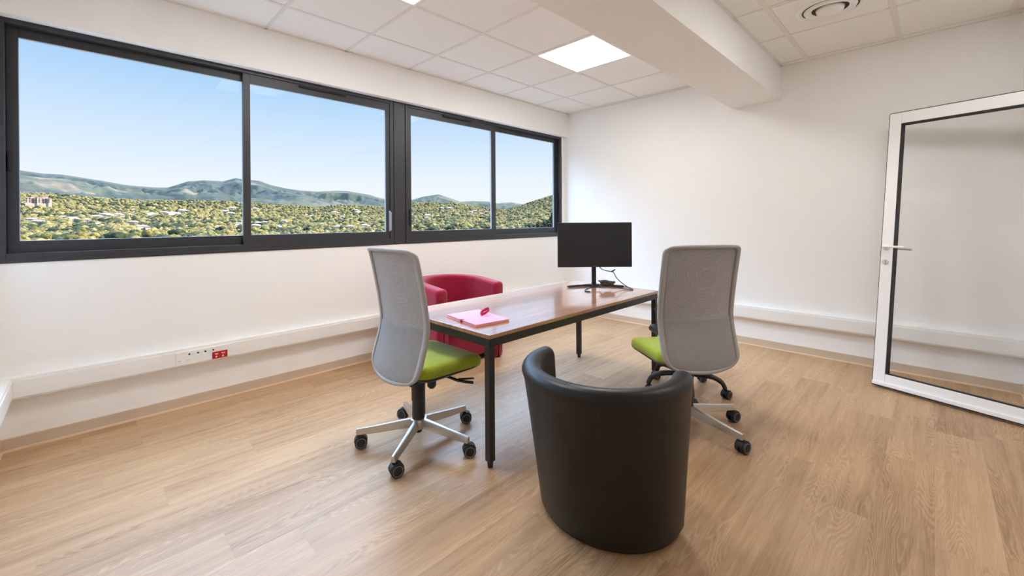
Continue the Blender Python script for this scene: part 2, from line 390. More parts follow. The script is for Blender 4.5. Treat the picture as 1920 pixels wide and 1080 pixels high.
# pier between the two units
bm = B(2.019, 2.135, YW - 0.004, YW + 0.09, ZS, ZH); box(bm, 2.012, 2.142, YW + 0.02, YW + 0.08, ZS, ZH, )
struct('trim_3', bm, M['anth'], bevel=0.002)
# ventilation slots and pulls
for x0, x1, w_ in ((1.19, 1.565, w1), (2.575, 2.955, w2)):
    bm = B(x0, x1, YW - 0.012, YW + 0.006, 2.302, 2.322); box(bm, x0 + .006, x1 - .006, YW - 0.020, YW - 0.010, 2.309, 2.321)
    obj('air_vent', bm, M['anthd'], w_, bevel=0.002)
def pull(x, z0, z1, m, par, y=YW):
    bm = B(x - 0.011, x + 0.011, y - 0.003, y + 0.004, z0, z1); box(bm, x - 0.005, x + 0.006, y - 0.020, y - 0.003, z0 + 0.01, z1 - 0.012)
    return obj('pull_handle', bm, m, par, bevel=0.002)
pull(1.976, 1.14, 1.33, M['zinc'], w1).name = 'pull_handle'
pull(2.182, 1.18, 1.355, M['blackm'], w2)
pull(-0.300, 1.52, 1.635, M['anthd'], w1, YW + 0.048)
pull(4.465, 1.29, 1.61, M['blackm'], w2, YW + 0.048)

# ------------------------------------------------------------------ cable trunking and sockets
def trunking(a, b, nrm, z0, z1, label, extra=None):
    a = Vector(a); b = Vector(b); n = Vector(nrm)
    root = thing('cable_trunking', label, 'cable trunking', (a + b) / 2 + Vector((0, 0, z0)))
    c = (a + b) / 2; bm = bmesh.new()
    def slab(bm, t0, t1, za, zb, a=a, b=b):
        p = [a + n * t0 - c, b + n * t0 - c, b + n * t1 - c, a + n * t1 - c]
        lo = [bm.verts.new((q.x, q.y, za - z0)) for q in p]; hi = [bm.verts.new((q.x, q.y, zb - z0)) for q in p]
        bm.faces.new(lo[::-1]); bm.faces.new(hi)
        for i in range(4): bm.faces.new((lo[i], lo[(i + 1) % 4], hi[(i + 1) % 4], hi[i]))
    slab(bm, 0, 0.052, z0, z1)
    obj('channel', bm, M['pvc'], root, bevel=0.003)
    bm = bmesh.new(); slab(bm, 0.052, 0.058, z0 + 0.012, z1 - 0.016); obj('cover', bm, M['pvc'], root, bevel=0.0015)
    return root
trunking((XL, YW, 0), (XF, YW, 0), (0, -1, 0), 0.283, 0.402, 'long white cable trunking under the windows on the left wall')
trunking((XF, YR, 0), (XF, YW - 0.06, 0), (-1, 0, 0), 0.263, 0.386, 'white cable trunking along the far wall behind the glass door')
trunking((XL, 0.6, 0), (XL, YW - 0.06, 0), (1, 0, 0), 0.283, 0.402, 'short end of white cable trunking turning at the left edge')
yp = YW - 0.058
bm = B(0.404, 0.700, yp - 0.005, yp, 0.296, 0.384); st = thing('socket_panel', 'white socket panel with dark round holes and a red double outlet on the trunking', 'socket panel', (0.55, yp, 0.34))
def sobj(name, bm, m, par=st, **k):
    for v in bm.verts: v.co -= Vector((0.55, yp, 0.34))
    return obj(name, bm, m, par, **k)
sobj('faceplate', bm, M['pvc'], bevel=0.001)
for x in (0.474, 0.520, 0.561, 0.606):
    bm = bmesh.new(); Mx = Matrix.Translation((x, yp - 0.004, 0.362)) @ Matrix.Rotation(R(90), 4, 'X')
    lathe(bm, [(0.018, 0.0), (0.018, 0.004), (0.016, 0.004), (0.0155, 0.001)], 24, Mx); ring = sobj('outlet', bm, M['pvc'], smooth=False)
    bm = bmesh.new(); cyl(bm, (x, yp - 0.004, 0.362), (x, yp - 0.0068, 0.362), 0.0056, n=16); sobj('earth_pin', bm, M['dark'], ring, label='dark round hole')
for x in (0.423, 0.470):
    bm = B(x - 0.012, x + 0.012, yp - 0.0065, yp - 0.004, 0.312, 0.336); o = sobj('data_port', bm, M['pvc'], bevel=0.0008)
    bm = bmesh.new()
    for i in range(4): box(bm, x - 0.010 + i * 0.0052, x - 0.0075 + i * 0.0052, yp - 0.0072, yp - 0.006, 0.324 + (i % 2) * 0.003, 0.327 + (i % 2) * 0.003)
    sobj('port_marking', bm, M['mark'], o)
bm = B(0.599, 0.687, yp - 0.009, yp - 0.004, 0.300, 0.347); ro = sobj('red_outlet', bm, M['redpl'], bevel=0.0015, label='red double outlet')
bm = bmesh.new()
for x in (0.622, 0.660):
    box(bm, x - 0.009, x + 0.011, yp - 0.0100, yp - 0.0085, 0.331, 0.335); box(bm, x - 0.005, x + 0.009, yp - 0.0100, yp - 0.0085, 0.326, 0.329)
    cyl(bm, (x, yp - 0.0085, 0.312), (x, yp - 0.0105, 0.312), 0.006, n=14)
sobj('outlet_print', bm, M['page'], ro)

# ------------------------------------------------------------------ ceiling lights and vent
def ceiling_light(x, y, label, lm='lamp'):
    t = thing('ceiling_light', label, 'ceiling light', (x, y, H), 0)
    bm = bmesh.new(); s, i = 0.298, 0.279
    for a in ((-s, s, -s, -i), (-s, s, i, s), (-s, -i, -i, i), (i, s, -i, i)): box(bm, a[0], a[1], a[2], a[3], -0.008, 0.0)
    obj('frame', bm, M['pvc'], t)
    obj('diffuser', B(-i, i, -i, i, -0.005, -0.001), M[lm], t)
    return t
ceiling_light(3.037, 2.13, 'square glowing ceiling light panel between the beam and the window wall')
ceiling_light(1.237, 2.13, 'ceiling light panel cut off by the top edge, only one glowing corner shows')
ceiling_light(2.95, -0.106, 'added unseen fill light panel over the right part of the room beyond the beam', 'lamp_fill')  # added out of view to brighten the right side
t = thing('air_diffuser', 'round white air diffuser in the ceiling beyond the beam', 'air vent', (3.555, 0.49, H))
obj('plate', B(-0.283, 0.275, -0.283, 0.283, -0.005, 0.0), M['ceil'], t)
bm = bmesh.new(); lathe(bm, [(0.205, -0.005), (0.198, -0.012), (0.178, -0.016), (0.170, -0.010), (0.158, -0.002)], 48); obj('outer_cone', bm, M['pvc'], t, smooth=True)
bm = bmesh.new(); lathe(bm, [(0.150, -0.003), (0.140, -0.020), (0.128, -0.024), (0.118, -0.014), (0.100, -0.004)], 48); obj('middle_cone', bm, M['pvc'], t, smooth=True)
bm = bmesh.new(); lathe(bm, [(0.082, -0.004), (0.075, -0.024), (0.055, -0.032), (0.02, -0.034), (0.002, -0.034)], 40, close=True); obj('inner_cone', bm, M['pvc'], t, smooth=True)
bm = bmesh.new(); lathe(bm, [(0.158, -0.0052), (0.156, -0.0058), (0.05, -0.0058), (0.01, -0.0058)], 40); obj('throat', bm, M['dark'], t, smooth=True)

# ------------------------------------------------------------------ glass door leaf
P0 = Vector((4.0973, 0.3199, 0.010)); dv = Vector((-0.2865, -0.9581, 0)).normalized(); nv = Vector((0.9581, -0.2865, 0)).normalized()
LEAN = R(8.9); uv = nv * math.sin(LEAN) + Vector((0, 0, 1)) * math.cos(LEAN); wv_ = uv.cross(dv).normalized()
door = link('door_1'); door['kind'] = 'structure'; door['label'] = 'white framed full height glass door leaf standing open at the far right'; door['category'] = 'door'
door.matrix_world = Matrix(((dv.x, wv_.x, uv.x, P0.x), (dv.y, wv_.y, uv.y, P0.y), (dv.z, wv_.z, uv.z, P0.z), (0, 0, 0, 1)))
# local x along the leaf, z up, y towards the camera side or away
cs = -1 if (wv_.dot(Vector((0, 0, CAM_H)) - P0) < 0) else 1
DW, DH = 0.835, 2.052
bm = bmesh.new(); rect_frame(bm, 0.004, DW, 0.008, DH - 0.006, 0.070, 0.070, 0.086, 0.086, -0.024, 0.024)
box(bm, 0.004, DW, min(cs * 0.024, cs * 0.034), max(cs * 0.024, cs * 0.034), 0.008, 0.034)
obj('door_frame', bm, M['doorp'], door, bevel=0.0025)
bm = bmesh.new(); rect_frame(bm, 0, DW + 0.002, 0, DH, 0.006, 0.004, 0.010, 0.007, -0.020, 0.020)
obj('edge_gasket', bm, M['anthd'], door)
bm = bmesh.new(); rect_frame(bm, 0.073, DW - 0.069, 0.093, DH - 0.091, 0.011, 0.011, 0.008, 0.008, -0.022, 0.022)
obj('glass_gasket', bm, M['anthd'], door)
obj('pane', B(0.083, DW - 0.079, -0.003, 0.003, 0.100, DH - 0.098), M['dglass'], door)
for s in (cs, -cs):
    bm = bmesh.new(); y0 = s * 0.024
    cyl(bm, (0.034, y0, 1.016), (0.034, y0 + s * 0.008, 1.016), 0.024, n=24)
    cyl(bm, (0.034, y0, 1.016), (0.034, y0 + s * 0.050, 1.016), 0.009, n=16)
    tube(bm, [(0.034, y0 + s * 0.045, 1.016), (0.06, y0 + s * 0.048, 1.016), (0.115, y0 + s * 0.047, 1.016), (0.150, y0 + s * 0.044, 1.016)], 0.0085, n=10)
    obj('handle', bm, M['doorp'] if s == cs else M['silver'], door, smooth=True, label='white lever handle' if s == cs else 'grey lever handle on the far side')
    bm = bmesh.new(); cyl(bm, (0.034, y0, 0.905), (0.034, y0 + s * 0.006, 0.905), 0.019, n=20); box(bm, 0.031, 0.037, min(y0 + s * .006, y0 + s * .016), max(y0 + s * .006, y0 + s * .016), 0.888, 0.922)
    obj('lock_cylinder', bm, M['silver'], door, bevel=0.001)

# ------------------------------------------------------------------ table
TX0, TX1, TY0, TY1, TZ = 1.398, 3.215, 1.556, 2.395, 0.667
tb = thing('office_table', 'long walnut topped table on a black steel frame in the middle of the room', 'table', ((TX0 + TX1) / 2, (TY0 + TY1) / 2, 0))
cx_, cy_ = tb.location.x, tb.location.y
def tobj(name, bm, m, **k):
    for v in bm.verts: v.co -= Vector((cx_, cy_, 0))
    return obj(name, bm, m, tb, **k)
bm = B(TX0, TX1, TY0, TY1, TZ - 0.020, TZ); top = tobj('tabletop', bm, M['walnut'], bevel=0.0015)
bm = bmesh.new(); i = 0.004; rh = 0.043
box(bm, TX0 + i, TX1 - i, TY0 + i, TY0 + i + 0.036, TZ - 0.020 - rh, TZ - 0.0205); box(bm, TX0 + i, TX1 - i, TY1 - i - 0.036, TY1 - i, TZ - 0.020 - rh, TZ - 0.0205)
box(bm, TX0 + i, TX0 + i + 0.036, TY0 + .04, TY1 - .04, TZ - 0.020 - rh, TZ - 0.0205); box(bm, TX1 - i - 0.036, TX1 - i, TY0 + .04, TY1 - .04, TZ - 0.020 - rh, TZ - 0.0205)
tobj('frame', bm, M['blackm'], bevel=0.002)
for lx, ly in ((TX0 + 0.024, TY0 + 0.024), (TX1 - 0.024, TY0 + 0.024), (TX0 + 0.066, TY1 - 0.13), (TX1 - 0.095, TY1 - 0.13)):
    bm = B(lx - 0.0185, lx + 0.0185, ly - 0.0185, ly + 0.0185, 0.03, TZ - 0.020 - rh + 0.0)
    lg = tobj('leg', bm, M['blackm'], bevel=0.003)
    bm = bmesh.new(); cyl(bm, (lx, ly, 0.0), (lx, ly, 0.032), 0.013, 0.0165, n=20)
    f_ = tobj('foot', bm, M['black']); f_.parent = lg

# ------------------------------------------------------------------ task chairs
def rounded_rect(hw, hd, r, n=6):
    pts = []
    for cx, cy, a0 in ((hd - r, hw - r, 0), (-hd + r, hw - r, 90), (-hd + r, -hw + r, 180), (hd - r, -hw + r, 270)):
        for i in range(n + 1):
            a = R(a0 + 90 * i / n); pts.append((cx + r * math.cos(a), cy + r * math.sin(a)))
    return pts
def caster(par, ang, rad, wr=0.033, mat_w=None, swivel=0.0, stem=0.07):
    """twin wheel caster as sub-part of a base leg"""
    bm = bmesh.new(); d = Vector((math.cos(ang), math.sin(ang), 0)); c = d * rad
    t = Vector((math.cos(ang + swivel), math.sin(ang + swivel), 0)); s = Vector((-t.y, t.x, 0)); wc = c + t * 0.012 + Vector((0, 0, wr))
    for sg in (-1, 1):
        a = wc + s * sg * 0.006; b = wc + s * sg * 0.026
        cyl(bm, a, b, wr, wr * 0.97, n=28)
    cyl(bm, c + Vector((0, 0, wr + 0.01)), c + Vector((0, 0, stem)), 0.010, n=14)
    # hood
    q = Matrix.Translation(wc) @ Matrix(((t.x, s.x, 0, 0), (t.y, s.y, 0, 0), (0, 0, 1, 0), (0, 0, 0, 1)))
    n = 12; A = []; Bv = []
    for i in range(n + 1):
        a = R(20 + 150 * i / n); p = (math.cos(a) * (wr + 0.003), math.sin(a) * (wr + 0.003))
        A.append((bm.verts.new(q @ Vector((p[0], -0.019, p[1]))), bm.verts.new(q @ Vector((p[0], 0.019, p[1])))))
        Bv.append((bm.verts.new(q @ Vector((p[0] * .8, -0.019, p[1] * .8))), bm.verts.new(q @ Vector((p[0] * .8, 0.019, p[1] * .8)))))
    for i in range(n):
        bm.faces.new((A[i][0], A[i][1], A[i + 1][1], A[i + 1][0])); bm.faces.new((Bv[i][0], Bv[i + 1][0], Bv[i + 1][1], Bv[i][1]))
        bm.faces.new((A[i][0], A[i + 1][0], Bv[i + 1][0], Bv[i][0])); bm.faces.new((A[i][1], Bv[i][1], Bv[i + 1][1], A[i + 1][1]))
    nf = len(bm.faces)
    for sg in (-1, 1):
        b = wc + s * sg * 0.026; qm = Matrix.Translation(b) @ (s * sg).to_track_quat('Z', 'Y').to_matrix().to_4x4()
        lathe(bm, [(wr * 0.80, 0.0), (wr * 0.80, 0.0022), (wr * 0.70, 0.0022), (wr * 0.68, 0.0)], 28, qm)
    bm.faces.ensure_lookup_table()
    for f in bm.faces[nf:]: f.material_index = 1
    return obj('caster', bm, [mat_w or M['wheel'], M['ring']], par)

def leg_alu(ang, rad):
    bm = bmesh.new(); d = Vector((math.cos(ang), math.sin(ang), 0)); s = Vector((-d.y, d.x, 0))
    prof = [(0.022, 0.142, 0.094, 0.019), (0.10, 0.133, 0.089, 0.017), (0.20, 0.119, 0.080, 0.015), (rad + 0.012, 0.104, 0.072, 0.013)]
    rings = []
    for (r, zt, zb, hw) in prof:
        p = d * r
        rings.append([bm.verts.new(p + s * hw * 0.62 + Vector((0, 0, zt))), bm.verts.new(p - s * hw * 0.62 + Vector((0, 0, zt))),
                      bm.verts.new(p - s * hw + Vector((0, 0, zb))), bm.verts.new(p + s * hw + Vector((0, 0, zb)))])
    for a, b in zip(rings[:-1], rings[1:]):
        for i in range(4): bm.faces.new((a[i], a[(i + 1) % 4], b[(i + 1) % 4], b[i]))
    bm.faces.new(rings[0][::-1]); bm.faces.new(rings[-1])
    return bm

W_B, ZB, ZWst, ZT = 0.468, 0.385, 0.70, 1.094
def back_pt(u, v):
    """u -1..1 across, v 0..1 up; local +x is the sitter's forward"""
    z = ZB + (ZT - ZB) * v
    # profile: bottom x=-.17, waist -.102, top -.176, flared lip
    zw = (ZWst - ZB) / (ZT - ZB)
    if v < zw: t = v / zw; x = -0.190 + 0.068 * (t * t * (3 - 2 * t))
    else: t = (v - zw) / (1 - zw); x = -0.122 - 0.068 * (t ** 1.3)
    if v > 0.955: x -= 0.016 * ((v - 0.955) / 0.045) ** 1.5
    x += 0.030 * (u * u) * (0.6 + 0.4 * (1 - v))      # sides wrap forwards
    # width
    hw = W_B / 2
    if v < 0.16: hw *= 1 - 0.16 * (1 - v / 0.16) ** 2.2
    if v > 0.93: hw *= 1 - 0.055 * ((v - 0.93) / 0.07) ** 2
    z -= 0.0
    y = u * hw
    if v < 0.16: z += 0.030 * (u * u) * (1 - v / 0.16)   # curved bottom edge
    if v > 0.9: z -= 0.008 * (u ** 4) * ((v - 0.9) / 0.1)
    return Vector((x, y, z))
def make_task_chair(label, rad=0.32, base_rot=0.0, rz=0.0, travel=(-30,) * 5):
    t = thing('task_chair', label, 'office chair')
    NU, NV = 24, 48
    def patch(u0, u1, v0, v1, nu, nv, thick, off=0.0, pad=None):
        bm = bmesh.new(); g = []
        for j in range(nv + 1):
            row = []
            for i in range(nu + 1):
                u = u0 + (u1 - u0) * i / nu; v = v0 + (v1 - v0) * j / nv
                p = back_pt(u, v)
                if pad: p.x += pad(u, v)
                row.append((bm.verts.new(p + Vector((off, 0, 0))), bm.verts.new(p + Vector((off + thick, 0, 0)))))
            g.append(row)
        for j in range(nv):
            for i in range(nu):
                a, b, c, d = g[j][i], g[j][i + 1], g[j + 1][i + 1], g[j + 1][i]
                bm.faces.new((a[0], b[0], c[0], d[0])); bm.faces.new((a[1], d[1], c[1], b[1]))
        for j in range(nv):
            for i in (0, nu):
                a, d = g[j][i], g[j + 1][i]; bm.faces.new((a[0], a[1], d[1], d[0]))
        for i in range(nu):
            for j in (0, nv):
                a, b = g[j][i], g[j][i + 1]; bm.faces.new((a[0], b[0], b[1], a[1]))
        return bm
    # lower solid panel, upper mesh, rim frame
    obj('back_panel', patch(-0.93, 0.93, 0.015, 0.415, 24, 20, 0.012), M['greyf'], t, smooth=True)
    obj('back_mesh', patch(-0.90, 0.90, 0.40, 0.972, 24, 28, 0.004, 0.004), M['mesh'], t, smooth=True)
    bm = bmesh.new()
    pts = []
    n = 20
    # closed rim loop following the outline of the shell with rounded corners
    def loop(s):
        P = []
        cu, cv = 0.16, 0.05
        for i in range(n + 1): P.append((s * (-1 + cu + (2 - 2 * cu) * i / n), 0 + 0.0))
        P += [(s * (1 - cu + cu * math.sin(R(a))), cv * 1.3 - cv * 1.3 * math.cos(R(a))) for a in (22, 45, 68, 90)]
        for i in range(1, n * 2): P.append((s * 1, cv * 1.3 + (1 - cv * 2.0) * i / (n * 2)))
        P += [(s * (1 - 0.13 + 0.13 * math.cos(R(a))), 1 - 0.035 + 0.035 * math.sin(R(a))) for a in (0, 22, 45, 68, 90)]
        for i in range(1, n): P.append((s * ((1 - 0.13) - (2 - 0.26) * i / n), 1.0))
        P += [(s * -(1 - 0.13 + 0.13 * math.sin(R(a))), 1 - 0.035 + 0.035 * math.cos(R(a))) for a in (0, 22, 45, 68, 90)]
        for i in range(1, n * 2): P.append((s * -1, 0.965 - (1 - cv * 2.0) * i / (n * 2)))
        P += [(s * -(1 - cu + cu * math.sin(R(a))), cv * 1.3 - cv * 1.3 * math.cos(R(a))) for a in (90, 68, 45, 22)]
        return P
    Lp = loop(1); rings = []
    K = len(Lp)
    for i, (u, v) in enumerate(Lp):
        p = back_pt(u, v); ctr = back_pt(u * 0.88, 0.5 + (v - 0.5) * 0.945)
        inn = (ctr - p); inn.x *= 0.3
        wd = min(inn.length, 0.030); inn = inn.normalized() * wd if inn.length > 1e-6 else Vector((0, 0, 0))
        r = [p + Vector((-0.006, 0, 0)) + inn * 0.15, p + Vector((-0.005, 0, 0)) + inn, p + inn + Vector((0.013, 0, 0)), p + inn * 0.15 + Vector((0.016, 0, 0)), p + Vector((0.005, 0, 0)) - inn * 0.05]
        rings.append([bm.verts.new(q) for q in r])
    for i in range(K):
        a = rings[i]; b = rings[(i + 1) % K]
        for j in range(5): bm.faces.new((a[j], a[(j + 1) % 5], b[(j + 1) % 5], b[j]))
    obj('back_frame', bm, M['greyr'], t, smooth=True)
    # seat cushion: waterfall front, rounded corners
    bm = bmesh.new(); O = rounded_rect(0.235, 0.215, 0.075, 8); sx = 0.085
    lay = [(0.93, 0.418, 0), (0.985, 0.428, 0), (1.0, 0.445, 0), (0.99, 0.462, 0), (0.94, 0.476, 0), (0.80, 0.481, 0), (0.5, 0.477, 0), (0.2, 0.475, 0)]
    rings = []
    for (s, z, _) in lay:
        rg = []
        for (x, y) in O:
            xx, yy = x * s, y * s; fz = z
            f = max(0, (xx - 0.08) / 0.145); fz -= 0.022 * f * f
            fz += 0.010 * (yy / 0.235) ** 2 * (1 if z > 0.46 else 0)
            rg.append(bm.verts.new((xx + sx, yy * (1 - 0.06 * max(0, -xx / 0.225)), fz)))
        rings.append(rg)
    for a, b in zip(rings[:-1], rings[1:]):
        for i in range(len(O)): j = (i + 1) % len(O); bm.faces.new((a[i], a[j], b[j], b[i]))
    bm.faces.new(rings[0][::-1]); bm.faces.new(rings[-1])
    obj('seat', bm, M['lime'], t, smooth=True)
    bm = bmesh.new(); lay = [(0.55, 0.392), (0.86, 0.402), (0.955, 0.418), (0.95, 0.424)]; rings = []
    for (s, z) in lay:
        rings.append([bm.verts.new((x * s + sx, y * s, z - 0.015 * max(0, (x * s - 0.08) / 0.145) ** 2)) for (x, y) in O])
    for a, b in zip(rings[:-1], rings[1:]):
        for i in range(len(O)): j = (i + 1) % len(O); bm.faces.new((a[i], a[j], b[j], b[i]))
    bm.faces.new(rings[0][::-1]); bm.faces.new(rings[-1])
    obj('seat_pan', bm, M['black'], t, smooth=True)
    # tilt mechanism, back bracket, levers
    bm = B(-0.10, 0.12, -0.075, 0.075, 0.352, 0.396); box(bm, -0.13, -0.08, -0.035, 0.035, 0.362, 0.385)
    obj('tilt_mechanism', bm, M['black'], t, bevel=0.012, seg=3)
    bm = bmesh.new(); tube(bm, [(-0.06, 0, 0.372), (-0.10, 0, 0.372), (-0.125, 0, 0.385), (-0.128, 0, 0.43), (-0.122, 0, 0.47)], 0.030, flat=0.35, n=12); obj('back_bracket', bm, M['black'], t, smooth=True)
    bm = bmesh.new(); tube(bm, [(0.09, -0.06, 0.376), (0.10, -0.16, 0.374), (0.115, -0.215, 0.366)], 0.008, n=8)
    tube(bm, [(0.115, -0.205, 0.368), (0.135, -0.235, 0.362), (0.175, -0.262, 0.352)], 0.012, flat=0.6, n=10)
    tube(bm, [(0.12, -0.205, 0.372), (0.165, -0.222, 0.366), (0.205, -0.232, 0.360)], 0.008, flat=0.6, n=10)
    obj('lever', bm, M['black'], t, smooth=True)
    bm = bmesh.new(); cyl(bm, (0.03, -0.085, 0.385), (0.03, -0.085, 0.330), 0.026, 0.024, n=20); cyl(bm, (0.03, -0.085, 0.330), (0.03, -0.085, 0.318), 0.024, 0.014, n=20); box(bm, -0.02, 0.06, -0.10, -0.05, 0.372, 0.394); obj('tension_knob', bm, M['black'], t)
    # gas column
    bm = bmesh.new(); lathe(bm, [(0.014, 0.060), (0.019, 0.064), (0.019, 0.108), (0.033, 0.112), (0.035, 0.135), (0.034, 0.235), (0.034, 0.238), (0.0375, 0.240), (0.0385, 0.345), (0.036, 0.362)], 32, close=True); obj('gas_column', bm, M['black'], t, smooth=False, bevel=0.001)
    # star base
    bm = bmesh.new(); lathe(bm, [(0.034, 0.086), (0.046, 0.090), (0.048, 0.128), (0.044, 0.140), (0.037, 0.142)], 32, close=True); obj('base_hub', bm, M['alu'], t, bevel=0.001)
    for k in range(5):
        a = base_rot + k * 2 * math.pi / 5
        lg = obj('leg', leg_alu(a, rad), M['alu'], t, bevel=0.003)
        caster(lg, a, rad, swivel=R(travel[k] - rz) - a)
    return t
c1 = make_task_chair('grey mesh back task chair with lime seat at the near end of the table', base_rot=R(-1.5), rz=1.5, travel=(-28, 120, -24, -12, -30))
c1.location = (1.299, 2.039, 0); c1.rotation_euler = (0, 0, R(1.5))
c2 = make_task_chair('grey mesh back task chair with lime seat seen from behind at the right', base_rot=R(-30 - 54), rz=54, travel=(-22, 40, 160, 100, -18))
c2.location = (2.495, 1.035, 0); c2.rotation_euler = (0, 0, R(54))

# black task chair, mostly hidden behind the right hand grey one
def make_black_chair():
    t = thing('task_chair', 'all black task chair mostly hidden behind the right grey chair, its curved black base showing', 'office chair', (3.02, 1.275, 0), R(52))
    bm = bmesh.new(); O = rounded_rect(0.195, 0.19, 0.08, 6); rings = []
    for s, z in ((0.85, 0.400), (0.98, 0.410), (1.0, 0.425), (0.96, 0.440), (0.8, 0.448), (0.4, 0.446)):
        rings.append([bm.verts.new((x * s + 0.02, y * s, z)) for x, y in O])
    for a, b in zip(rings[:-1], rings[1:]):
        for i in range(len(O)): j = (i + 1) % len(O); bm.faces.new((a[i], a[j], b[j], b[i]))
    bm.faces.new(rings[0][::-1]); bm.faces.new(rings[-1]); obj('seat', bm, M['black'], t, smooth=True)
    bm = B(-0.10, 0.10, -0.06, 0.06, 0.362, 0.402); obj('tilt_mechanism', bm, M['black'], t, bevel=0.01)
    bm = bmesh.new(); g = []
    for j in range(13):
        v = j / 12; row = []
        for i in range(13):
            u = -1 + 2 * i / 12; hw = 0.17 * (1 - 0.25 * abs(2 * v - 1) ** 3)
            p = Vector((-0.205 + 0.03 * u * u - 0.03 * v, u * hw, 0.56 + 0.30 * v)); row.append((bm.verts.new(p), bm.verts.new(p + Vector((0.035 * (1 - 0.6 * u ** 4), 0, 0)))))
        g.append(row)
    for j in range(12):
        for i in range(12):
            a, b, c, d = g[j][i], g[j][i + 1], g[j + 1][i + 1], g[j + 1][i]
            bm.faces.new((a[0], b[0], c[0], d[0])); bm.faces.new((a[1], d[1], c[1], b[1]))
    for j in range(12):
        for i in (0, 12): bm.faces.new((g[j][i][0], g[j][i][1], g[j + 1][i][1], g[j + 1][i][0]))
        for i in (0, 12): bm.faces.new((g[i][j][0], g[i][j + 1][0], g[i][j + 1][1], g[i][j][1]))
    obj('backrest', bm, M['black'], t, smooth=True)
    bm = bmesh.new(); tube(bm, [(-0.08, 0, 0.38), (-0.17, 0, 0.385), (-0.215, 0, 0.45), (-0.208, 0, 0.62)], 0.022, flat=0.4, n=10); obj('back_bracket', bm, M['black'], t, smooth=True)
    for s in (-1, 1):
        bm = bmesh.new(); tube(bm, [(0.0, s * 0.08, 0.392), (0.0, s * 0.15, 0.395), (-0.01, s * 0.172, 0.46), (-0.02, s * 0.172, 0.57)], 0.014, n=10)
        tube(bm, [(-0.09, s * 0.172, 0.585), (-0.02, s * 0.172, 0.590), (0.05, s * 0.172, 0.585)], 0.026, flat=0.5, n=12)
        obj('armrest', bm, M['black'], t, smooth=True)
    bm = bmesh.new(); lathe(bm, [(0.024, 0.07), (0.030, 0.075), (0.032, 0.22), (0.026, 0.225), (0.026, 0.370)], 28, close=True); obj('gas_column', bm, M['black'], t)
    bm = bmesh.new(); lathe(bm, [(0.030, 0.09), (0.046, 0.10), (0.046, 0.150), (0.034, 0.162)], 28, close=True); obj('base_hub', bm, M['black'], t, bevel=0.002)
    for k in range(5):
        a = R(-75 - 52) + k * 2 * math.pi / 5; d = Vector((math.cos(a), math.sin(a), 0)); Z = Vector((0, 0, 1))
        bm = bmesh.new(); tube(bm, [d * 0.03 + Z * 0.132, d * 0.11 + Z * 0.138, d * 0.19 + Z * 0.134, d * 0.245 + Z * 0.108, d * 0.268 + Z * 0.066], [0.024, 0.024, 0.022, 0.020, 0.018], flat=0.75, n=12)
        lg = obj('leg', bm, M['black'], t, smooth=True)
        caster(lg, a, 0.268, wr=0.029, swivel=R((60, -40, 100, 170, 20)[k]), stem=0.064)
    return t
make_black_chair()

# ------------------------------------------------------------------ tub armchairs
def tub_shell(path, thick, z_of, lean, rr, nprof=7, cap=6, zb=0.02, square=0.3):
    """path: list of (pos2d, outward2d, tangent2d); solid wall with rounded rim and rounded ends"""
    bm = bmesh.new(); secs = []
    n = len(path)
    st = []
    for k in range(cap, 0, -1):
        a = math.pi / 2 * k / cap; st.append((0, -math.sin(a), math.cos(a)))
    for i in range(n): st.append((i, 0, 1))
    for k in range(1, cap + 1):
        a = math.pi / 2 * k / cap; st.append((n - 1, math.sin(a), math.cos(a)))
    for (i, adv, sc_) in st:
        p, o, t = path[i]; s = i / (n - 1)
        zt = z_of(s); h = thick / 2 * max(sc_ ** square if sc_ > 0 else 0, 0.02)
        ptop = p + t * adv * thick * 0.5 * (1 if square > 0.6 else 0.55)
        zt2 = zt - (1 - sc_) * thick * 0.35
        sec = []
        r = min(rr, h * 0.98)
        # outer bottom -> outer top -> rim -> inner
        for z in (zb, zb + 0.03, 0.15, 0.30, 0.45, zt2 - r - 0.03):
            l = lean(s) * (z / zt - 1); sec.append((h + l if True else h, z, l))
        sec = [(h + l, z) for (_, z, l) in sec]
        sec[0] = (sec[0][0] - 0.012, zb)
        for k in range(nprof + 1):
            a = math.pi / 2 * k / nprof; sec.append((h - r + r * math.cos(a), zt2 - r + r * math.sin(a)))
        for k in range(nprof + 1):
            a = math.pi / 2 * k / nprof; sec.append((-h + r - r * math.sin(a), zt2 - r + r * math.cos(a)))
        for z in (0.45, 0.30, 0.15, zb):
            l = lean(s) * (z / zt - 1) * 0.8; sec.append((-h + l, z))
        secs.append([bm.verts.new(Vector((ptop.x + o.x * a_, ptop.y + o.y * a_, z))) for (a_, z) in sec])
    m_ = len(secs[0])
    for a, b in zip(secs[:-1], secs[1:]):
        for j in range(m_): bm.faces.new((a[j], a[(j + 1) % m_], b[(j + 1) % m_], b[j]))
    bm.faces.new(secs[0][::-1]); bm.faces.new(secs[-1])
    return bm
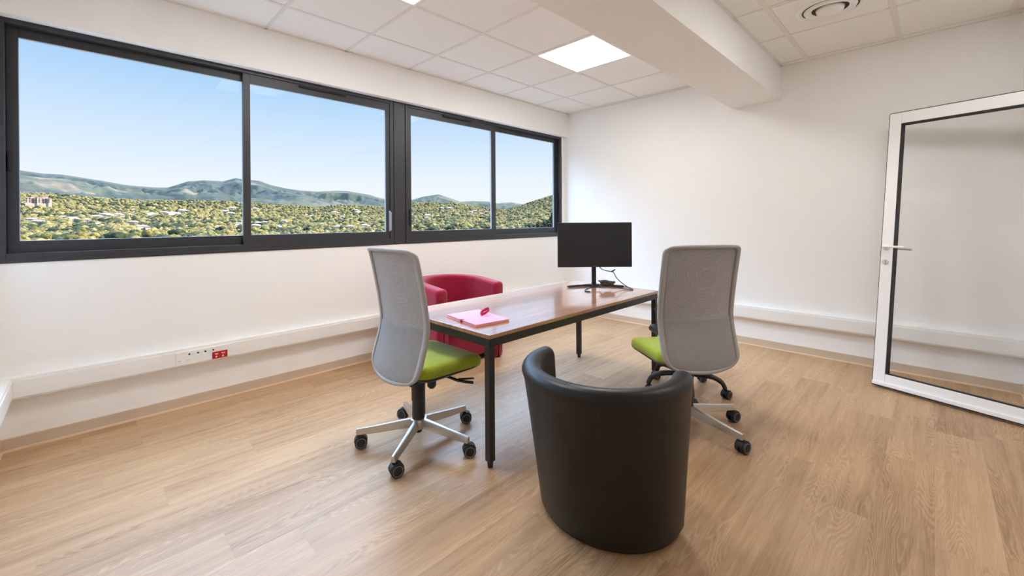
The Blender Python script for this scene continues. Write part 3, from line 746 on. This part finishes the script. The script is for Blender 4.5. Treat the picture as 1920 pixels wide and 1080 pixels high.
# black leather tub chair (opening along local +x)
RB = 0.300; HO = 80
path = []
for i in range(41):
    a = R(HO + (360 - 2 * HO) * i / 40); o = Vector((math.cos(a), math.sin(a))); t = Vector((-math.sin(a), math.cos(a)))
    path.append((Vector((RB * o.x, RB * 1.02 * o.y)), o, t))
tub = thing('tub_armchair', 'black leather tub armchair in the foreground seen from behind', 'armchair', (1.526, 0.981, 0), R(11.5))
ZR = 0.644
LE = lambda s: 0.040 + 0.085 * math.sin(math.pi * s)
obj('shell', tub_shell(path, 0.080, lambda s: ZR, LE, 0.036, zb=0.008), M['leather'], tub, smooth=True)
bm = bmesh.new(); ring = []
lathe(bm, [(0.03, 0.02), (0.20, 0.02), (0.206, 0.05), (0.226, 0.36), (0.228, 0.40), (0.215, 0.425), (0.16, 0.432), (0.02, 0.434)], 40, Matrix.Translation((0.03, 0, 0)), close=True)
obj('seat', bm, M['leather'], tub, smooth=True)
# stitched seams
bm = bmesh.new(); P = []
for i in range(61):
    a = R(HO - 4 + (368 - 2 * HO) * i / 60); zz = ZR - 0.040; l = LE(min(1, max(0, (i - 1) / 58))) * (zz / ZR - 1); rr_ = RB + 0.040 + l + 0.0006
    P.append((rr_ * math.cos(a), rr_ * 1.018 * math.sin(a), zz))
tube(bm, P, 0.0021, n=6, raw=True); obj('rim_seam', bm, M['seam'], tub)
for ad in (198,):
    bm = bmesh.new(); a = R(ad); P = []
    for k in range(12):
        zz = 0.03 + (ZR - 0.07) * k / 11; l = LE(0.5) * (zz / ZR - 1); rr_ = RB + 0.040 + l + 0.0004; P.append((rr_ * math.cos(a), rr_ * math.sin(a), zz))
    tube(bm, P, 0.0022, n=6, raw=True); obj('back_seam', bm, M['seam'], tub)
for ad in (178, 175.5):
    bm = bmesh.new(); a = R(ad); P = []
    for k in range(9):
        b = math.pi * k / 8; P.append(((RB + 0.0400 * math.cos(b)) * math.cos(a), (RB * 1.02 + 0.0400 * math.cos(b)) * math.sin(a), ZR - 0.036 + 0.0366 * math.sin(b)))
    tube(bm, P, 0.0012, n=6, raw=True); obj('rim_stitch', bm, M['seam'], tub)
for a in (45, 135, 225, 315):
    q_ = (0.04 + 0.15 * math.cos(R(a)), 0.15 * math.sin(R(a))); bm = bmesh.new(); cyl(bm, (*q_, 0), (*q_, 0.022), 0.018, n=16); obj('foot', bm, M['black'], tub)

# crimson tub chair (opening towards -Y): local +x forward
tr_ = thing('tub_armchair', 'crimson fabric tub armchair behind the table by the window wall', 'armchair', (2.315, 3.045, 0), R(-90))
path = []; hwid, th = 0.312, 0.112
arm = 0.235
for i in range(8): path.append((Vector((arm - arm * i / 8, hwid)), Vector((0, 1)), Vector((-1, 0))))
for i in range(25):
    a = R(90 + 180 * i / 24); path.append((Vector((math.cos(a) * hwid * 0.98, math.sin(a) * hwid)), Vector((math.cos(a), math.sin(a))), Vector((-math.sin(a), math.cos(a)))))
for i in range(1, 9): path.append((Vector((arm * i / 8, -hwid)), Vector((0, -1)), Vector((1, 0))))
zf = lambda s: 0.680 + 0.04 * math.sin(math.pi * s)
obj('shell', tub_shell(path, th, zf, lambda s: 0.012, 0.030, zb=0.012, square=0.30), M['red'], tr_, smooth=True)
bm = bmesh.new(); box(bm, -0.25, 0.225, -0.252, 0.252, 0.30, 0.425); obj('seat', bm, M['red'], tr_, bevel=0.035, seg=4)
bm = B(-0.24, 0.200, -0.253, 0.253, 0.05, 0.30); obj('front_panel', bm, M['red'], tr_, bevel=0.006)
for x, y in ((0.24, 0.31), (0.24, -0.31), (-0.2, 0.2), (-0.2, -0.2)):
    bm = bmesh.new(); cyl(bm, (x, y, 0), (x, y, 0.014), 0.02, n=16); obj('foot', bm, M['black'], tr_)

# ------------------------------------------------------------------ monitor
MZ = TZ
mon = thing('computer_monitor', 'black flat computer monitor standing on the far end of the table', 'monitor', (3.035, 2.035, MZ), R(225))   # local +x faces the camera
bm = B(-0.012, 0.010, -0.314, 0.314, 0.168, 0.546); obj('housing', bm, M['black'], mon, bevel=0.004)
bm = B(0.0102, 0.0112, -0.306, 0.306, 0.182, 0.540); obj('screen', bm, M['screen'], mon)
bm = B(-0.045, -0.010, -0.16, 0.16, 0.22, 0.46); obj('rear_case', bm, M['black'], mon, bevel=0.012)
bm = B(-0.055, -0.030, -0.018, 0.018, 0.008, 0.30); obj('stand_neck', bm, M['black'], mon, bevel=0.004)
bm = bmesh.new()
for s in (-1, 1): tube(bm, [(-0.055, 0, 0.010), (-0.02, s * 0.10, 0.010), (0.03, s * 0.236, 0.009)], [0.019, 0.017, 0.013], flat=0.5, n=10)
cyl(bm, (-0.043, 0, 0.0), (-0.043, 0, 0.016), 0.035, 0.030, n=20)
obj('stand_base', bm, M['black'], mon, smooth=True)
# small red maker's mark under the screen
bm = bmesh.new(); box(bm, 0.0108, 0.0120, 0.006, 0.010, 0.1735, 0.1785)
for k in range(4): box(bm, 0.0108, 0.0120, -0.012 + k * 0.0045, -0.009 + k * 0.0045, 0.1735, 0.1765)
obj('maker_mark', bm, mat('mark_red', srgb(190, 90, 100), 0.5), mon, label='tiny reddish lettering on the bezel')

# cables
def wpt(r, d, z):   # right/depth offsets to world
    return Vector((d * f0.x + r * r0.x, d * f0.y + r * r0.y, z))
bm = bmesh.new()
tube(bm, [wpt(0.730, 3.60, 0.86), wpt(0.748, 3.58, 0.825), wpt(0.785, 3.56, 0.808), wpt(0.835, 3.55, 0.800), wpt(0.850, 3.545, 0.790), wpt(0.872, 3.53, 0.748), wpt(0.905, 3.50, 0.712), wpt(0.945, 3.47, 0.684), wpt(0.962, 3.44, 0.6755)], 0.0036, n=8)
c_ = obj('monitor_cable', bm, M['black'], smooth=True); tag(c_, 'thin black cable hanging in a loop from the monitor to the table', 'cable')
bm = bmesh.new(); tube(bm, [wpt(0.832, 3.55, 0.802), wpt(0.848, 3.55, 0.808), wpt(0.862, 3.55, 0.818)], 0.006, n=8)
o = obj('cable_tie', bm, M['black'], c_, smooth=True)
rr2 = random.Random(5); bm = bmesh.new()
P = []
for k in range(26):
    a = k * 2.35; P.append(wpt(0.775 + 0.07 * math.cos(a) + rr2.uniform(-.02, .02), 3.47 + 0.022 * math.sin(a * 1.3), MZ + 0.016 + 0.042 * abs(math.sin(a * .9)) + rr2.uniform(0, .014)))
tube(bm, P, 0.0052, n=7)
tube(bm, [wpt(0.72, 3.46, MZ + .02), wpt(0.66, 3.44, MZ + .02), wpt(0.60, 3.40, MZ + .012), wpt(0.575, 3.36, MZ + .005), wpt(0.590, 3.33, MZ + .005), wpt(0.612, 3.32, MZ + .005)], 0.0045, n=7)
tube(bm, [wpt(0.80, 3.60, MZ + .006), wpt(0.88, 3.62, MZ + .006), wpt(0.95, 3.56, MZ + .005), wpt(0.975, 3.44, MZ + .005), wpt(0.955, 3.40, MZ + .005), wpt(0.90, 3.44, MZ + .008), wpt(0.84, 3.45, MZ + .02)], 0.0038, n=7)
o = obj('cable_bundle', bm, mat('grey_cable', srgb(62, 60, 60), 0.5), smooth=True); tag(o, 'tangled bundle of dark grey cables lying over the monitor foot', 'cables')

# ------------------------------------------------------------------ notebook
nb = thing('notebook', 'pink notebook with a crimson ribbon lying on the near end of the table', 'notebook', (1.585, 1.865, TZ), R(-8))
hx, hy = 0.112, 0.162
obj('back_cover', B(-hx, hx, -hy, hy, 0, 0.0025), M['pink'], nb, bevel=0.001)
obj('pages', B(-hx + .003, hx - .004, -hy + .004, hy - .004, 0.0025, 0.0120), M['page'], nb)
obj('front_cover', B(-hx, hx, -hy, hy, 0.0120, 0.0148), M['pink'], nb, bevel=0.001)
bm = bmesh.new(); rect = [(-hx - .0015, -hx - .0002, 0.0, 0.0155)]
box(bm, -hx - .0022, -hx - .0002, -0.02, 0.0, 0.0, 0.016); box(bm, -hx - .0022, -hx + 0.016, -0.02, 0.0, 0.0149, 0.0162)
obj('closure_band', bm, M['crim'], nb)
# ribbon loop standing on the cover
bm = bmesh.new(); n = 22; prev = None
for i in range(n + 1):
    a = 2 * math.pi * i / n * 0.93 + 0.25
    px = 0.066 - 0.040 * math.cos(a); py = 0.020 * math.sin(a) - 0.016 * math.cos(a) + 0.02; zc = 0.0152 + 0.009 * (1 - math.cos(a))
    cur = (bm.verts.new((px, py, zc)), bm.verts.new((px, py + 0.002, zc + 0.016)))
    if prev: bm.faces.new((prev[0], cur[0], cur[1], prev[1]))
    prev = cur
o = obj('ribbon_loop', bm, M['crim'], nb, smooth=True); s_ = o.modifiers.new('solid', 'SOLIDIFY'); s_.thickness = 0.0012
bm = bmesh.new(); cyl(bm, (-hx + .004, 0.02, 0.0172), (-hx + .004, -0.13, 0.0172), 0.003, n=10)

# ------------------------------------------------------------------ the valley outside
AZ_T = [(30, .060), (34, .058), (38.5, .050), (41, .040), (42.6, .0325), (43.8, .0265), (46.3, .0205), (49.2, .0258), (52.7, .0322), (57.6, .0345), (61.7, .0249), (66.2, .0290), (69.3, .0245), (76.6, .0302), (80.1, .0325), (86.3, .0316), (89.4, .0341), (92.2, .0371), (94.1, .0385), (100, .042), (112, .044)]
AZ_S = [(20, .02), (37.7, .0219), (42.6, .0339), (43.6, .0385), (45, .043), (46.7, .0407), (48, .0445), (50.2, .0459), (51.8, .0447), (53.7, .0563), (54.7, .0621), (55.5, .0600), (56.8, .0561), (58, .0494), (60, .0485), (62, .0517), (63.5, .0595), (66.1, .067), (67.4, .0671), (69.4, .0646), (71.4, .066), (73.2, .0702), (74.4, .075), (75.7, .0834), (76.4, .0844), (77.4, .0853), (78, .0869), (79.2, .0796), (80.9, .0807), (82.3, .077), (83.4, .0685), (84, .064), (85.2, .0637), (87.5, .0674), (89.5, .0735), (91.6, .0792), (92.8, .079), (94.1, .0821), (97, .086), (104, .080), (115, .06)]
ta, te = zip(*AZ_T); sa, se = zip(*AZ_S)
brt = lambda c, k: (c[0] * k, c[1] * k, c[2] * k, 1)
GROUND_ALB = 0.108     # vegetation and soil reflect little of the strong daylight
def srgbd(*c):
    q = srgb(*c); return (q[0] * GROUND_ALB, q[1] * GROUND_ALB, q[2] * GROUND_ALB, 1)
def ground_e(a, r):
    """tangent of the elevation of the ground at azimuth a (deg) and distance r, arrays allowed"""
    top = np.interp(a, ta, te); k = np.clip(np.log(np.maximum(r, 60) / 330.0) / math.log(1700 / 330.0), -1.0, 1.3)
    e = -0.036 + (top + 0.030) * np.clip(k, 0, 1.3) + np.minimum(k, 0) * 0.05
    mound = np.exp(-((a - 36.5) / 3.6) ** 2) * np.exp(-((r - 330) / 130.0) ** 2) * 0.062
    return e + mound
def ground_z(x, y):
    r = np.hypot(x, y); a = np.degrees(np.arctan2(y, x))
    return CAM_H + r * ground_e(a, r) + 1.3 * np.sin(x / 37.0 + 1) * np.sin(y / 45.0) * np.clip(r / 600, 0, 1.5) - 2.5
def grid_mesh(name, X, Y, Z, m, attr=None):
    nr, na = X.shape; me = bpy.data.meshes.new(name)
    co = np.stack([X, Y, Z], -1).reshape(-1, 3).astype(np.float32)
    i = np.arange(nr * na).reshape(nr, na); q = np.stack([i[:-1, :-1], i[1:, :-1], i[1:, 1:], i[:-1, 1:]], -1).reshape(-1, 4)
    me.vertices.add(len(co)); me.vertices.foreach_set('co', co.ravel())
    me.loops.add(q.size); me.loops.foreach_set('vertex_index', q.ravel().astype(np.int32))
    me.polygons.add(len(q)); me.polygons.foreach_set('loop_start', np.arange(0, q.size, 4, dtype=np.int32)); me.polygons.foreach_set('use_smooth', np.ones(len(q), bool))
    me.update(); me.validate(); me.materials.append(m)
    o = link(name, me); o['kind'] = 'structure'; return o
def nz3(x, y, z, s):
    return noise.noise(Vector((x * s, y * s, z)))
# ground
mg = mat('dry_meadow', srgbd(170, 165, 100), 0.95, spec=0.05); N, L, P = nodes(mg)
t = N.new('ShaderNodeTexCoord'); n1 = N.new('ShaderNodeTexNoise'); n1.inputs['Scale'].default_value = 0.03; n1.inputs['Detail'].default_value = 8
r1 = N.new('ShaderNodeValToRGB'); e = r1.color_ramp.elements; e[0].position = 0.35; e[0].color = srgbd(116, 124, 72); e[1].position = 0.68; e[1].color = srgbd(188, 176, 122)
q = e.new(0.5); q.color = srgbd(150, 150, 88)
L.new(t.outputs['Object'], n1.inputs['Vector']); L.new(n1.outputs[0], r1.inputs[0]); L.new(r1.outputs[0], P.inputs['Base Color'])
RA = np.concatenate([np.geomspace(40, 330, 22)[:-1], np.geomspace(330, 2600, 90)]); AA = np.linspace(22, 112, 260)
rr_g, aa_g = np.meshgrid(RA, AA, indexing='ij'); X = rr_g * np.cos(np.radians(aa_g)); Y = rr_g * np.sin(np.radians(aa_g))
grid_mesh('valley_ground', X, Y, ground_z(X, Y), mg)
# hills: scrub colours, with distance haze put in as blue-grey
mh = mat('hazed_scrub_hillside', srgbd(120, 130, 110), 0.95, spec=0.03); N, L, P = nodes(mh)
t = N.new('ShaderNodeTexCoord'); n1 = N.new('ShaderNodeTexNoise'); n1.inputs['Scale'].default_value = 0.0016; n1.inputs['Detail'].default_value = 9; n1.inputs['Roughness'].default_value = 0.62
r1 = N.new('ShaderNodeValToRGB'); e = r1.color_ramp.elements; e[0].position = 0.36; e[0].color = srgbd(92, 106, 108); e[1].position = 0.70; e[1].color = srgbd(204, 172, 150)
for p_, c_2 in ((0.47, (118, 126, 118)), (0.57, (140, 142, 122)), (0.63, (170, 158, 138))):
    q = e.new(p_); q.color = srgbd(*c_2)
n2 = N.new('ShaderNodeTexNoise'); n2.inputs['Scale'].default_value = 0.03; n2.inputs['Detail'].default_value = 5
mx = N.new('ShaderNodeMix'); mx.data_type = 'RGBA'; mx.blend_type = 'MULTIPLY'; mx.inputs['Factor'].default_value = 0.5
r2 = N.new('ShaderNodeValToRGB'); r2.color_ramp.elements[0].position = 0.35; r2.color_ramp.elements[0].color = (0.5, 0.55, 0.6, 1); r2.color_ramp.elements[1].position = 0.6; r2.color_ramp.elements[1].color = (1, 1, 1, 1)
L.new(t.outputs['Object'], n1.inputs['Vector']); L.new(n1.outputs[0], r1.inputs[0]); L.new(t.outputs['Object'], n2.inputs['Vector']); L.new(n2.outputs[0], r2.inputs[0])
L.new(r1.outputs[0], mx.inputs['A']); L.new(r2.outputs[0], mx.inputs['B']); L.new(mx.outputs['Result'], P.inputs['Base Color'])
def hills(name, R0, R1, scale, A0, A1, seed, na, nr):
    Rr = np.linspace(R0, R1 * 1.25, nr); Aa = np.linspace(A0, A1, na); X = np.zeros((nr, na)); Y = X.copy(); Z = X.copy()
    for j, a in enumerate(Aa):
        top = float(np.interp(a, sa, se)) ; base = float(np.interp(a, ta, te)) - 0.008
        for i, r in enumerate(Rr):
            x = r * math.cos(R(a)); y = r * math.sin(R(a)); tt = (r - R0) / (R1 - R0)
            s_ = min(1.0, max(0.0, tt)); s2 = s_ ** 0.85
            rg = 0.0; am = 1.0; fq = 1 / 950.0
            for o_i in range(5):
                rg += am * (1 - abs(nz3(x + seed, y, o_i * 3.1, fq)) * 2.2); am *= 0.62; fq *= 2.05
            rg = (rg / 2.39 - 0.5)
            bell = (s_ * (1 - s_)) * 4
            ee = base + (top - base) * s2 + 0.060 * rg * bell
            ee = min(ee, top + 0.0) if tt < 1 else top - (tt - 1) * 0.25
            if tt < 1: ee = min(ee, base + (top - base) * (s2 * 0.5 + 0.5) - 0.0 + 0.004 * (1 - s_)) 
            ee += 0.0005 * nz3(x, y, 9.0, 1 / 120.0)
            X[i, j] = x; Y[i, j] = y; Z[i, j] = CAM_H + r * ee
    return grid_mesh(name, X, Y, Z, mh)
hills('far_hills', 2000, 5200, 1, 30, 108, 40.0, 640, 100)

# foliage
def foliage(name, dark, light):
    m = mat(name, light, 0.9, spec=0.05); N, L, P = nodes(m)
    t = N.new('ShaderNodeTexCoord'); oi = N.new('ShaderNodeObjectInfo'); n = N.new('ShaderNodeTexNoise'); n.inputs['Scale'].default_value = 0.55; n.inputs['Detail'].default_value = 6; n.inputs['Roughness'].default_value = 0.7
    g = N.new('ShaderNodeNewGeometry'); L.new(g.outputs['Position'], n.inputs['Vector'])
    r = N.new('ShaderNodeValToRGB'); r.color_ramp.elements[0].position = 0.38; r.color_ramp.elements[0].color = dark; r.color_ramp.elements[1].position = 0.62; r.color_ramp.elements[1].color = light
    L.new(n.outputs[0], r.inputs[0]); at = N.new('ShaderNodeAttribute'); at.attribute_name = 'tone'
    hs = N.new('ShaderNodeHueSaturation'); L.new(r.outputs[0], hs.inputs['Color'])
    L.new(math_n(N, L, 'MULTIPLY_ADD', at.outputs['Fac'], 0.9, 0.62), hs.inputs['Value']); L.new(math_n(N, L, 'MULTIPLY_ADD', at.outputs['Fac'], -0.04, 0.52), hs.inputs['Hue'])
    L.new(hs.outputs[0], P.inputs['Base Color']); return m
F1 = foliage('olive_foliage', srgbd(106, 98, 50), brt(srgbd(190, 172, 106), 1.25))
F2 = foliage('dark_foliage', brt(srgbd(54, 68, 50), 0.8), srgbd(104, 110, 74))
F3 = foliage('yellow_foliage', srgbd(146, 130, 72), brt(srgbd(214, 190, 124), 1.3))
F4 = foliage('russet_foliage', srgbd(150, 116, 72), srgbd(196, 166, 116))
BARK = mat('bark', srgbd(96, 80, 66), 0.9)
def ico(sub):
    bm = bmesh.new(); bmesh.ops.create_icosphere(bm, subdivisions=sub, radius=1); bm.verts.ensure_lookup_table()
    v = np.array([x.co[:] for x in bm.verts]); f = np.array([[q.index for q in p.verts] for p in bm.faces]); bm.free(); return v, f
def blob_mesh(name, blobs, m, sub=2, rough=0.22, seed=0, trunk=None):
    """blobs: (x, y, z, rx, rz, tone)"""
    v, f = ico(sub); rs = np.random.RandomState(seed); V = []; Fc = []; Tn = []
    K = 8; var = []
    for k in range(K):
        d = np.array([1 + rough * 1.6 * noise.noise(Vector(p * 1.6) + Vector((k * 7.0, 0, 0))) + rough * 0.9 * noise.noise(Vector(p * 4.1) + Vector((0, k * 5.0, 0))) for p in v]); var.append(v * d[:, None])
    for b, (x, y, z, rx, rz, tn) in enumerate(blobs):
        vv = var[rs.randint(K)] * (rx, rx, rz); a = rs.rand() * 6.28; c, s = math.cos(a), math.sin(a)
        V.append(np.stack([vv[:, 0] * c - vv[:, 1] * s + x, vv[:, 0] * s + vv[:, 1] * c + y, vv[:, 2] + z], -1)); Fc.append(f + b * len(v)); Tn.append(np.full(len(v), tn))
    V = np.concatenate(V).astype(np.float32); Fc = np.concatenate(Fc).astype(np.int32); Tn = np.concatenate(Tn).astype(np.float32)
    me = bpy.data.meshes.new(name); me.vertices.add(len(V)); me.vertices.foreach_set('co', V.ravel())
    me.loops.add(Fc.size); me.loops.foreach_set('vertex_index', Fc.ravel()); me.polygons.add(len(Fc))
    me.polygons.foreach_set('loop_start', np.arange(0, Fc.size, 3, dtype=np.int32)); me.polygons.foreach_set('use_smooth', np.ones(len(Fc), bool))
    at = me.attributes.new('tone', 'FLOAT', 'POINT'); at.data.foreach_set('value', Tn)
    me.update(); me.materials.append(m); return me
rs = np.random.RandomState(11)
def place(a, r):
    x = r * math.cos(R(a)); y = r * math.sin(R(a)); return x, y, float(ground_z(np.array(x), np.array(y)))
# houses first, so that trees keep clear of their fronts
HOUSES = [(93.48, .0022, 9), (93.13, -.002, 9), (91.58, .0063, 7), (90.92, .0037, 6), (90.0, 0, 12), (89.31, .0062, 12), (88.64, .0098, 14), (87.8, .0099, 14), (87.02, .0117, 9), (89.28, -.0073, 10), (86.02, -.0139, 7), (86.7, -.0033, 5), (85.35, .0118, 9), (83.54, .0128, 14), (82.78, .0188, 12), (86.69, .0211, 6), (84.2, .0148, 8), (78.36, .0298, 20), (79.06, .0182, 9), (78.51, .014, 8), (79.61, -.016, 14), (77.76, -.0092, 8), (76.14, .0281, 10), (75.79, -.0075, 10), (76.05, -.0128, 8), (75.14, -.0055, 7), (74.06, -.0145, 10), (73.73, -.019, 8), (73.22, -.0025, 5), (70.76, .0119, 5), (70.23, .0096, 6), (68.61, .0176, 5), (67.58, .0165, 14), (66.77, .0083, 5), (65.07, .0248, 20), (64.82, .0177, 16), (63.92, .0069, 7), (67.28, -.0185, 14), (65.78, -.0188, 12), (64.06, -.0157, 10), (65.9, 0, 7), (53.25, .031, 12), (52.62, .021, 5), (52.26, .0135, 5), (50.48, .0183, 7), (49.91, .0208, 6), (49.12, .0132, 6), (48.33, .0194, 7), (56.13, .0088, 8), (56.27, .0026, 8), (54.81, .0087, 6), (54.31, .0372, 5)]
WHT = mat('house_render', brt(srgbd(240, 214, 192), 1.3), 0.8); TER = mat('terracotta_roof', brt(srgbd(224, 166, 138), 1.3), 0.8); PAL = mat('pale_roof', brt(srgbd(244, 222, 206), 1.35), 0.7); WIN = mat('dark_window', srgbd(80, 78, 80), 0.3)
def find_r(a, e_):
    r = np.geomspace(260, 1750, 220); x = r * math.cos(R(a)); y = r * math.sin(R(a)); el_ = (ground_z(x, y) - CAM_H) / r
    return float(r[np.argmin(np.abs(el_ - e_))])
HP = []
house_protos = {}
def house_proto(kind, w_):
    roofm = TER if kind == 'terracotta' else PAL
    nm = 'villa'; root = link(nm); d = w_ * 0.62; h = 5.2 if w_ < 15 else 6.4
    bm = B(-w_ / 2, w_ / 2, -d / 2, d / 2, -4, h); box(bm, w_ * 0.15, w_ * 0.62, -d * 0.75, d * 0.2, -4, h * 0.8); obj('wall', bm, WHT, root)
    bm = bmesh.new(); e_ = 0.6
    def hip(x0, x1, y0, y1, z, hh):
        x0 -= e_; x1 += e_; y0 -= e_; y1 += e_; k = min((x1 - x0), (y1 - y0)) / 2 * 0.98
        lo = [bm.verts.new(p) for p in ((x0, y0, z), (x1, y0, z), (x1, y1, z), (x0, y1, z))]
        a_ = bm.verts.new((x0 + k, (y0 + y1) / 2, z + hh)); b_ = bm.verts.new((x1 - k, (y0 + y1) / 2, z + hh))
        bm.faces.new((lo[0], lo[1], b_, a_)); bm.faces.new((lo[2], lo[3], a_, b_)); bm.faces.new((lo[1], lo[2], b_)); bm.faces.new((lo[3], lo[0], a_)); bm.faces.new(lo[::-1])
    hip(-w_ / 2, w_ / 2, -d / 2, d / 2, h, w_ * 0.15); hip(w_ * 0.15, w_ * 0.62, -d * 0.75, d * 0.2, h * 0.8, w_ * 0.10)
    obj('roof', bm, roofm, root)
    for k in range(3):
        x = -w_ / 2 + w_ * (0.12 + 0.2 * k); obj('window', B(x, x + w_ * 0.09, -d / 2 - 0.1, -d / 2 + 0.1, 1.0, 2.5), WIN, root)
    return root
first = {}
for k, (a, e_, wpx) in enumerate(HOUSES):
    r = find_r(a, e_ - 0.001); x, y, z = place(a, r)
    depth = x * f0.x + y * f0.y; wm = min(28, max(9, wpx * depth / F_PX * 1.2)); kind = 'terracotta' if k % 3 else 'pale'
    size = 10 if wm < 12 else (16 if wm < 19 else 23)
    key = (kind, size)
    gname = 'villas scattered among the trees in the valley'
    lab = ('small', 'middle sized', 'large')[(10, 16, 23).index(size)] + (' cream villa with a terracotta roof among the valley trees' if kind == 'terracotta' else ' cream villa with a pale roof among the valley trees')
    rz = R(a - 90) + rs.uniform(-0.5, 0.5)
    if key not in first:
        first[key] = house_proto(kind, size); o = first[key]; o.location = (x, y, z); o.rotation_euler = (0, 0, rz)
        tag(o, lab, 'house', gname + ', ' + ('small', 'middle sized', 'large')[(10, 16, 23).index(size)] + ' with ' + kind + ' roofs')
    else: dup(first[key], (x, y, z), rz)
    HP.append((x, y, size, a, r))
# apartment block on the left
ax, ay, az_ = place(93.02, 1500); az_ = CAM_H + 1500 * 0.0335
apt = thing('apartment_building', 'wide pinkish apartment block on the rise at the far left under the hills', 'building', (ax, ay, az_ - 4), R(3))
PNK = mat('pink_render', brt(srgbd(226, 190, 168), 1.6), 0.8)
bm = bmesh.new()
for k, (x0, x1, h) in enumerate(((-22, -13, 13), (-13, -4, 17), (-4, 5, 15), (5, 14, 17), (14, 20, 12))): box(bm, x0, x1, -6 + (k % 2) * 2, 8, -20, h)
obj('wall', bm, PNK, apt); bm = bmesh.new()
for k, (x0, x1, h) in enumerate(((-22, -13, 13), (-13, -4, 17), (-4, 5, 15), (5, 14, 17), (14, 20, 12))): box(bm, x0 - .4, x1 + .4, -6.6 + (k % 2) * 2, 8.5, h, h + 1)
obj('roof', bm, TER, apt)
for k in range(8):
    for j in range(3): obj('window', B(-21 + k * 5, -18.8 + k * 5, -6.5, -6.0 + 2.2, 3 + j * 3.6, 5 + j * 3.6), WIN, apt)
# individual trees: crowns of several clumps on a trunk
def tree_proto(kind, seed):
    r_ = random.Random(seed); m = {'olive': F1, 'dark': F2, 'yellow': F3, 'russet': F4, 'pine': F2}[kind]; bl = []
    if kind == 'pine':
        for k in range(16):
            h = 5.0 + 9.0 * k / 16; rad = 3.4 * (1 - 0.7 * k / 16); a = k * 2.4; bl.append((rad * .5 * math.cos(a), rad * .5 * math.sin(a), h, rad * .75, rad * .55, r_.random() * .6))
    else:
        for k in range(13):
            a = r_.uniform(0, 6.28); d = r_.uniform(0, 2.6); z = 3.4 + r_.uniform(-1.2, 2.4) - d * .35; q = r_.uniform(1.3, 2.3); bl.append((d * math.cos(a), d * math.sin(a), z, q, q * .85, r_.random()))
    root = link('tree' if kind != 'pine' else 'pine_tree'); me = blob_mesh('crown', bl, m, 2, 0.28, seed); link('crown', me, root)
    bm = bmesh.new(); cyl(bm, (0, 0, -2.5), (0, 0, 4.5 if kind != 'pine' else 12), 0.35, 0.15, n=8); obj('trunk', bm, BARK, root)
    return root
LBL = {'olive': ('olive green rounded tree in the valley below the windows', 'olive green trees nearest the building'),
       'dark': ('dark green rounded tree in the valley below the windows', 'dark green trees nearest the building'),
       'yellow': ('yellow green rounded tree in the valley below the windows', 'yellow green trees nearest the building'),
       'russet': ('russet brown tree low on the slope in the right hand window', 'russet trees on the right slope'),
       'pine': ('tall dark tree on the mound at the right end of the view', 'dark trees on the right mound')}
protos = {}
def put_tree(kind, x, y, z, s, k):
    key = (kind, k % 3 if kind in ('olive', 'dark', 'yellow') else 0)
    if key not in protos:
        o = protos[key] = tree_proto(kind, 20 + len(protos)); tag(o, LBL[kind][0], 'tree', LBL[kind][1])
        o.location = (x, y, z); o.rotation_euler = (0, 0, 0)
    else: o = dup(protos[key], (x, y, z), rs.rand() * 6.28)
    o.scale = (s, s, s * rs.uniform(.85, 1.15))
def blocked(a, r, x, y):
    for hx_, hy_, sz, ha, hr in HP:
        if abs(r - hr) < sz * 0.7 and abs(a - ha) < math.degrees(sz * 0.6 / hr): return True
        if 0 < hr - r < 95 and abs(a - ha) < math.degrees((sz * 0.35) / hr): return True
    return False
for k in range(36):
    a = rs.uniform(36.8, 42.6); r = rs.uniform(240, 380); x, y, z = place(a, r); put_tree('pine', x, y, z - 4, rs.uniform(.6, .95), k)
for k in range(26):
    a = rs.uniform(41.0, 47.2); r = rs.uniform(280, 400); x, y, z = place(a, r); put_tree('russet' if k % 3 else 'olive', x, y, z - 1, rs.uniform(.8, 1.3), k)
cnt = 0
while cnt < 238:
    a = rs.uniform(40, 95.5); r = math.sqrt(rs.uniform(285 ** 2, 520 ** 2)); x, y, z = place(a, r)
    if blocked(a, r, x, y): continue
    q = rs.rand(); put_tree('olive' if q < .42 else ('yellow' if q < .72 else 'dark'), x, y, z - 0.8, rs.uniform(.7, 1.35) * (1.25 if a < 62 else 1), cnt); cnt += 1
# the rest of the woodland: one mesh per kind of foliage
for nm, m, n_, sd_, lab in (('woodland', F1, 9000, 1, 'olive green woodland spreading over the valley'), ('dark_woodland', F2, 5200, 2, 'dark green copses spread through the valley'), ('scrubland', F3, 5600, 3, 'yellow green scrub between the valley trees')):
    bl = []
    while len(bl) < n_:
        a = rs.uniform(36.5, 96.5); r = 330 * (2500 / 330.0) ** (rs.rand() ** 0.72); x, y, z = place(a, r)
        dens = noise.noise(Vector((x / 90, y / 90, sd_ * 4.0)))
        if dens < (-0.05 if sd_ == 2 else -0.35): continue
        if blocked(a, r, x, y): continue
        q = rs.uniform(2.2, 4.6) * (1 + 0.55 * min(1, r / 1500)) * (0.8 if sd_ == 3 else 1); bl.append((x, y, z + q * .35, q, q * rs.uniform(.7, 1.1), rs.rand()))
    me = blob_mesh(nm, bl, m, 1, 0.3, sd_); o = link(nm, me); tag(o, lab, 'woodland', kind='stuff')
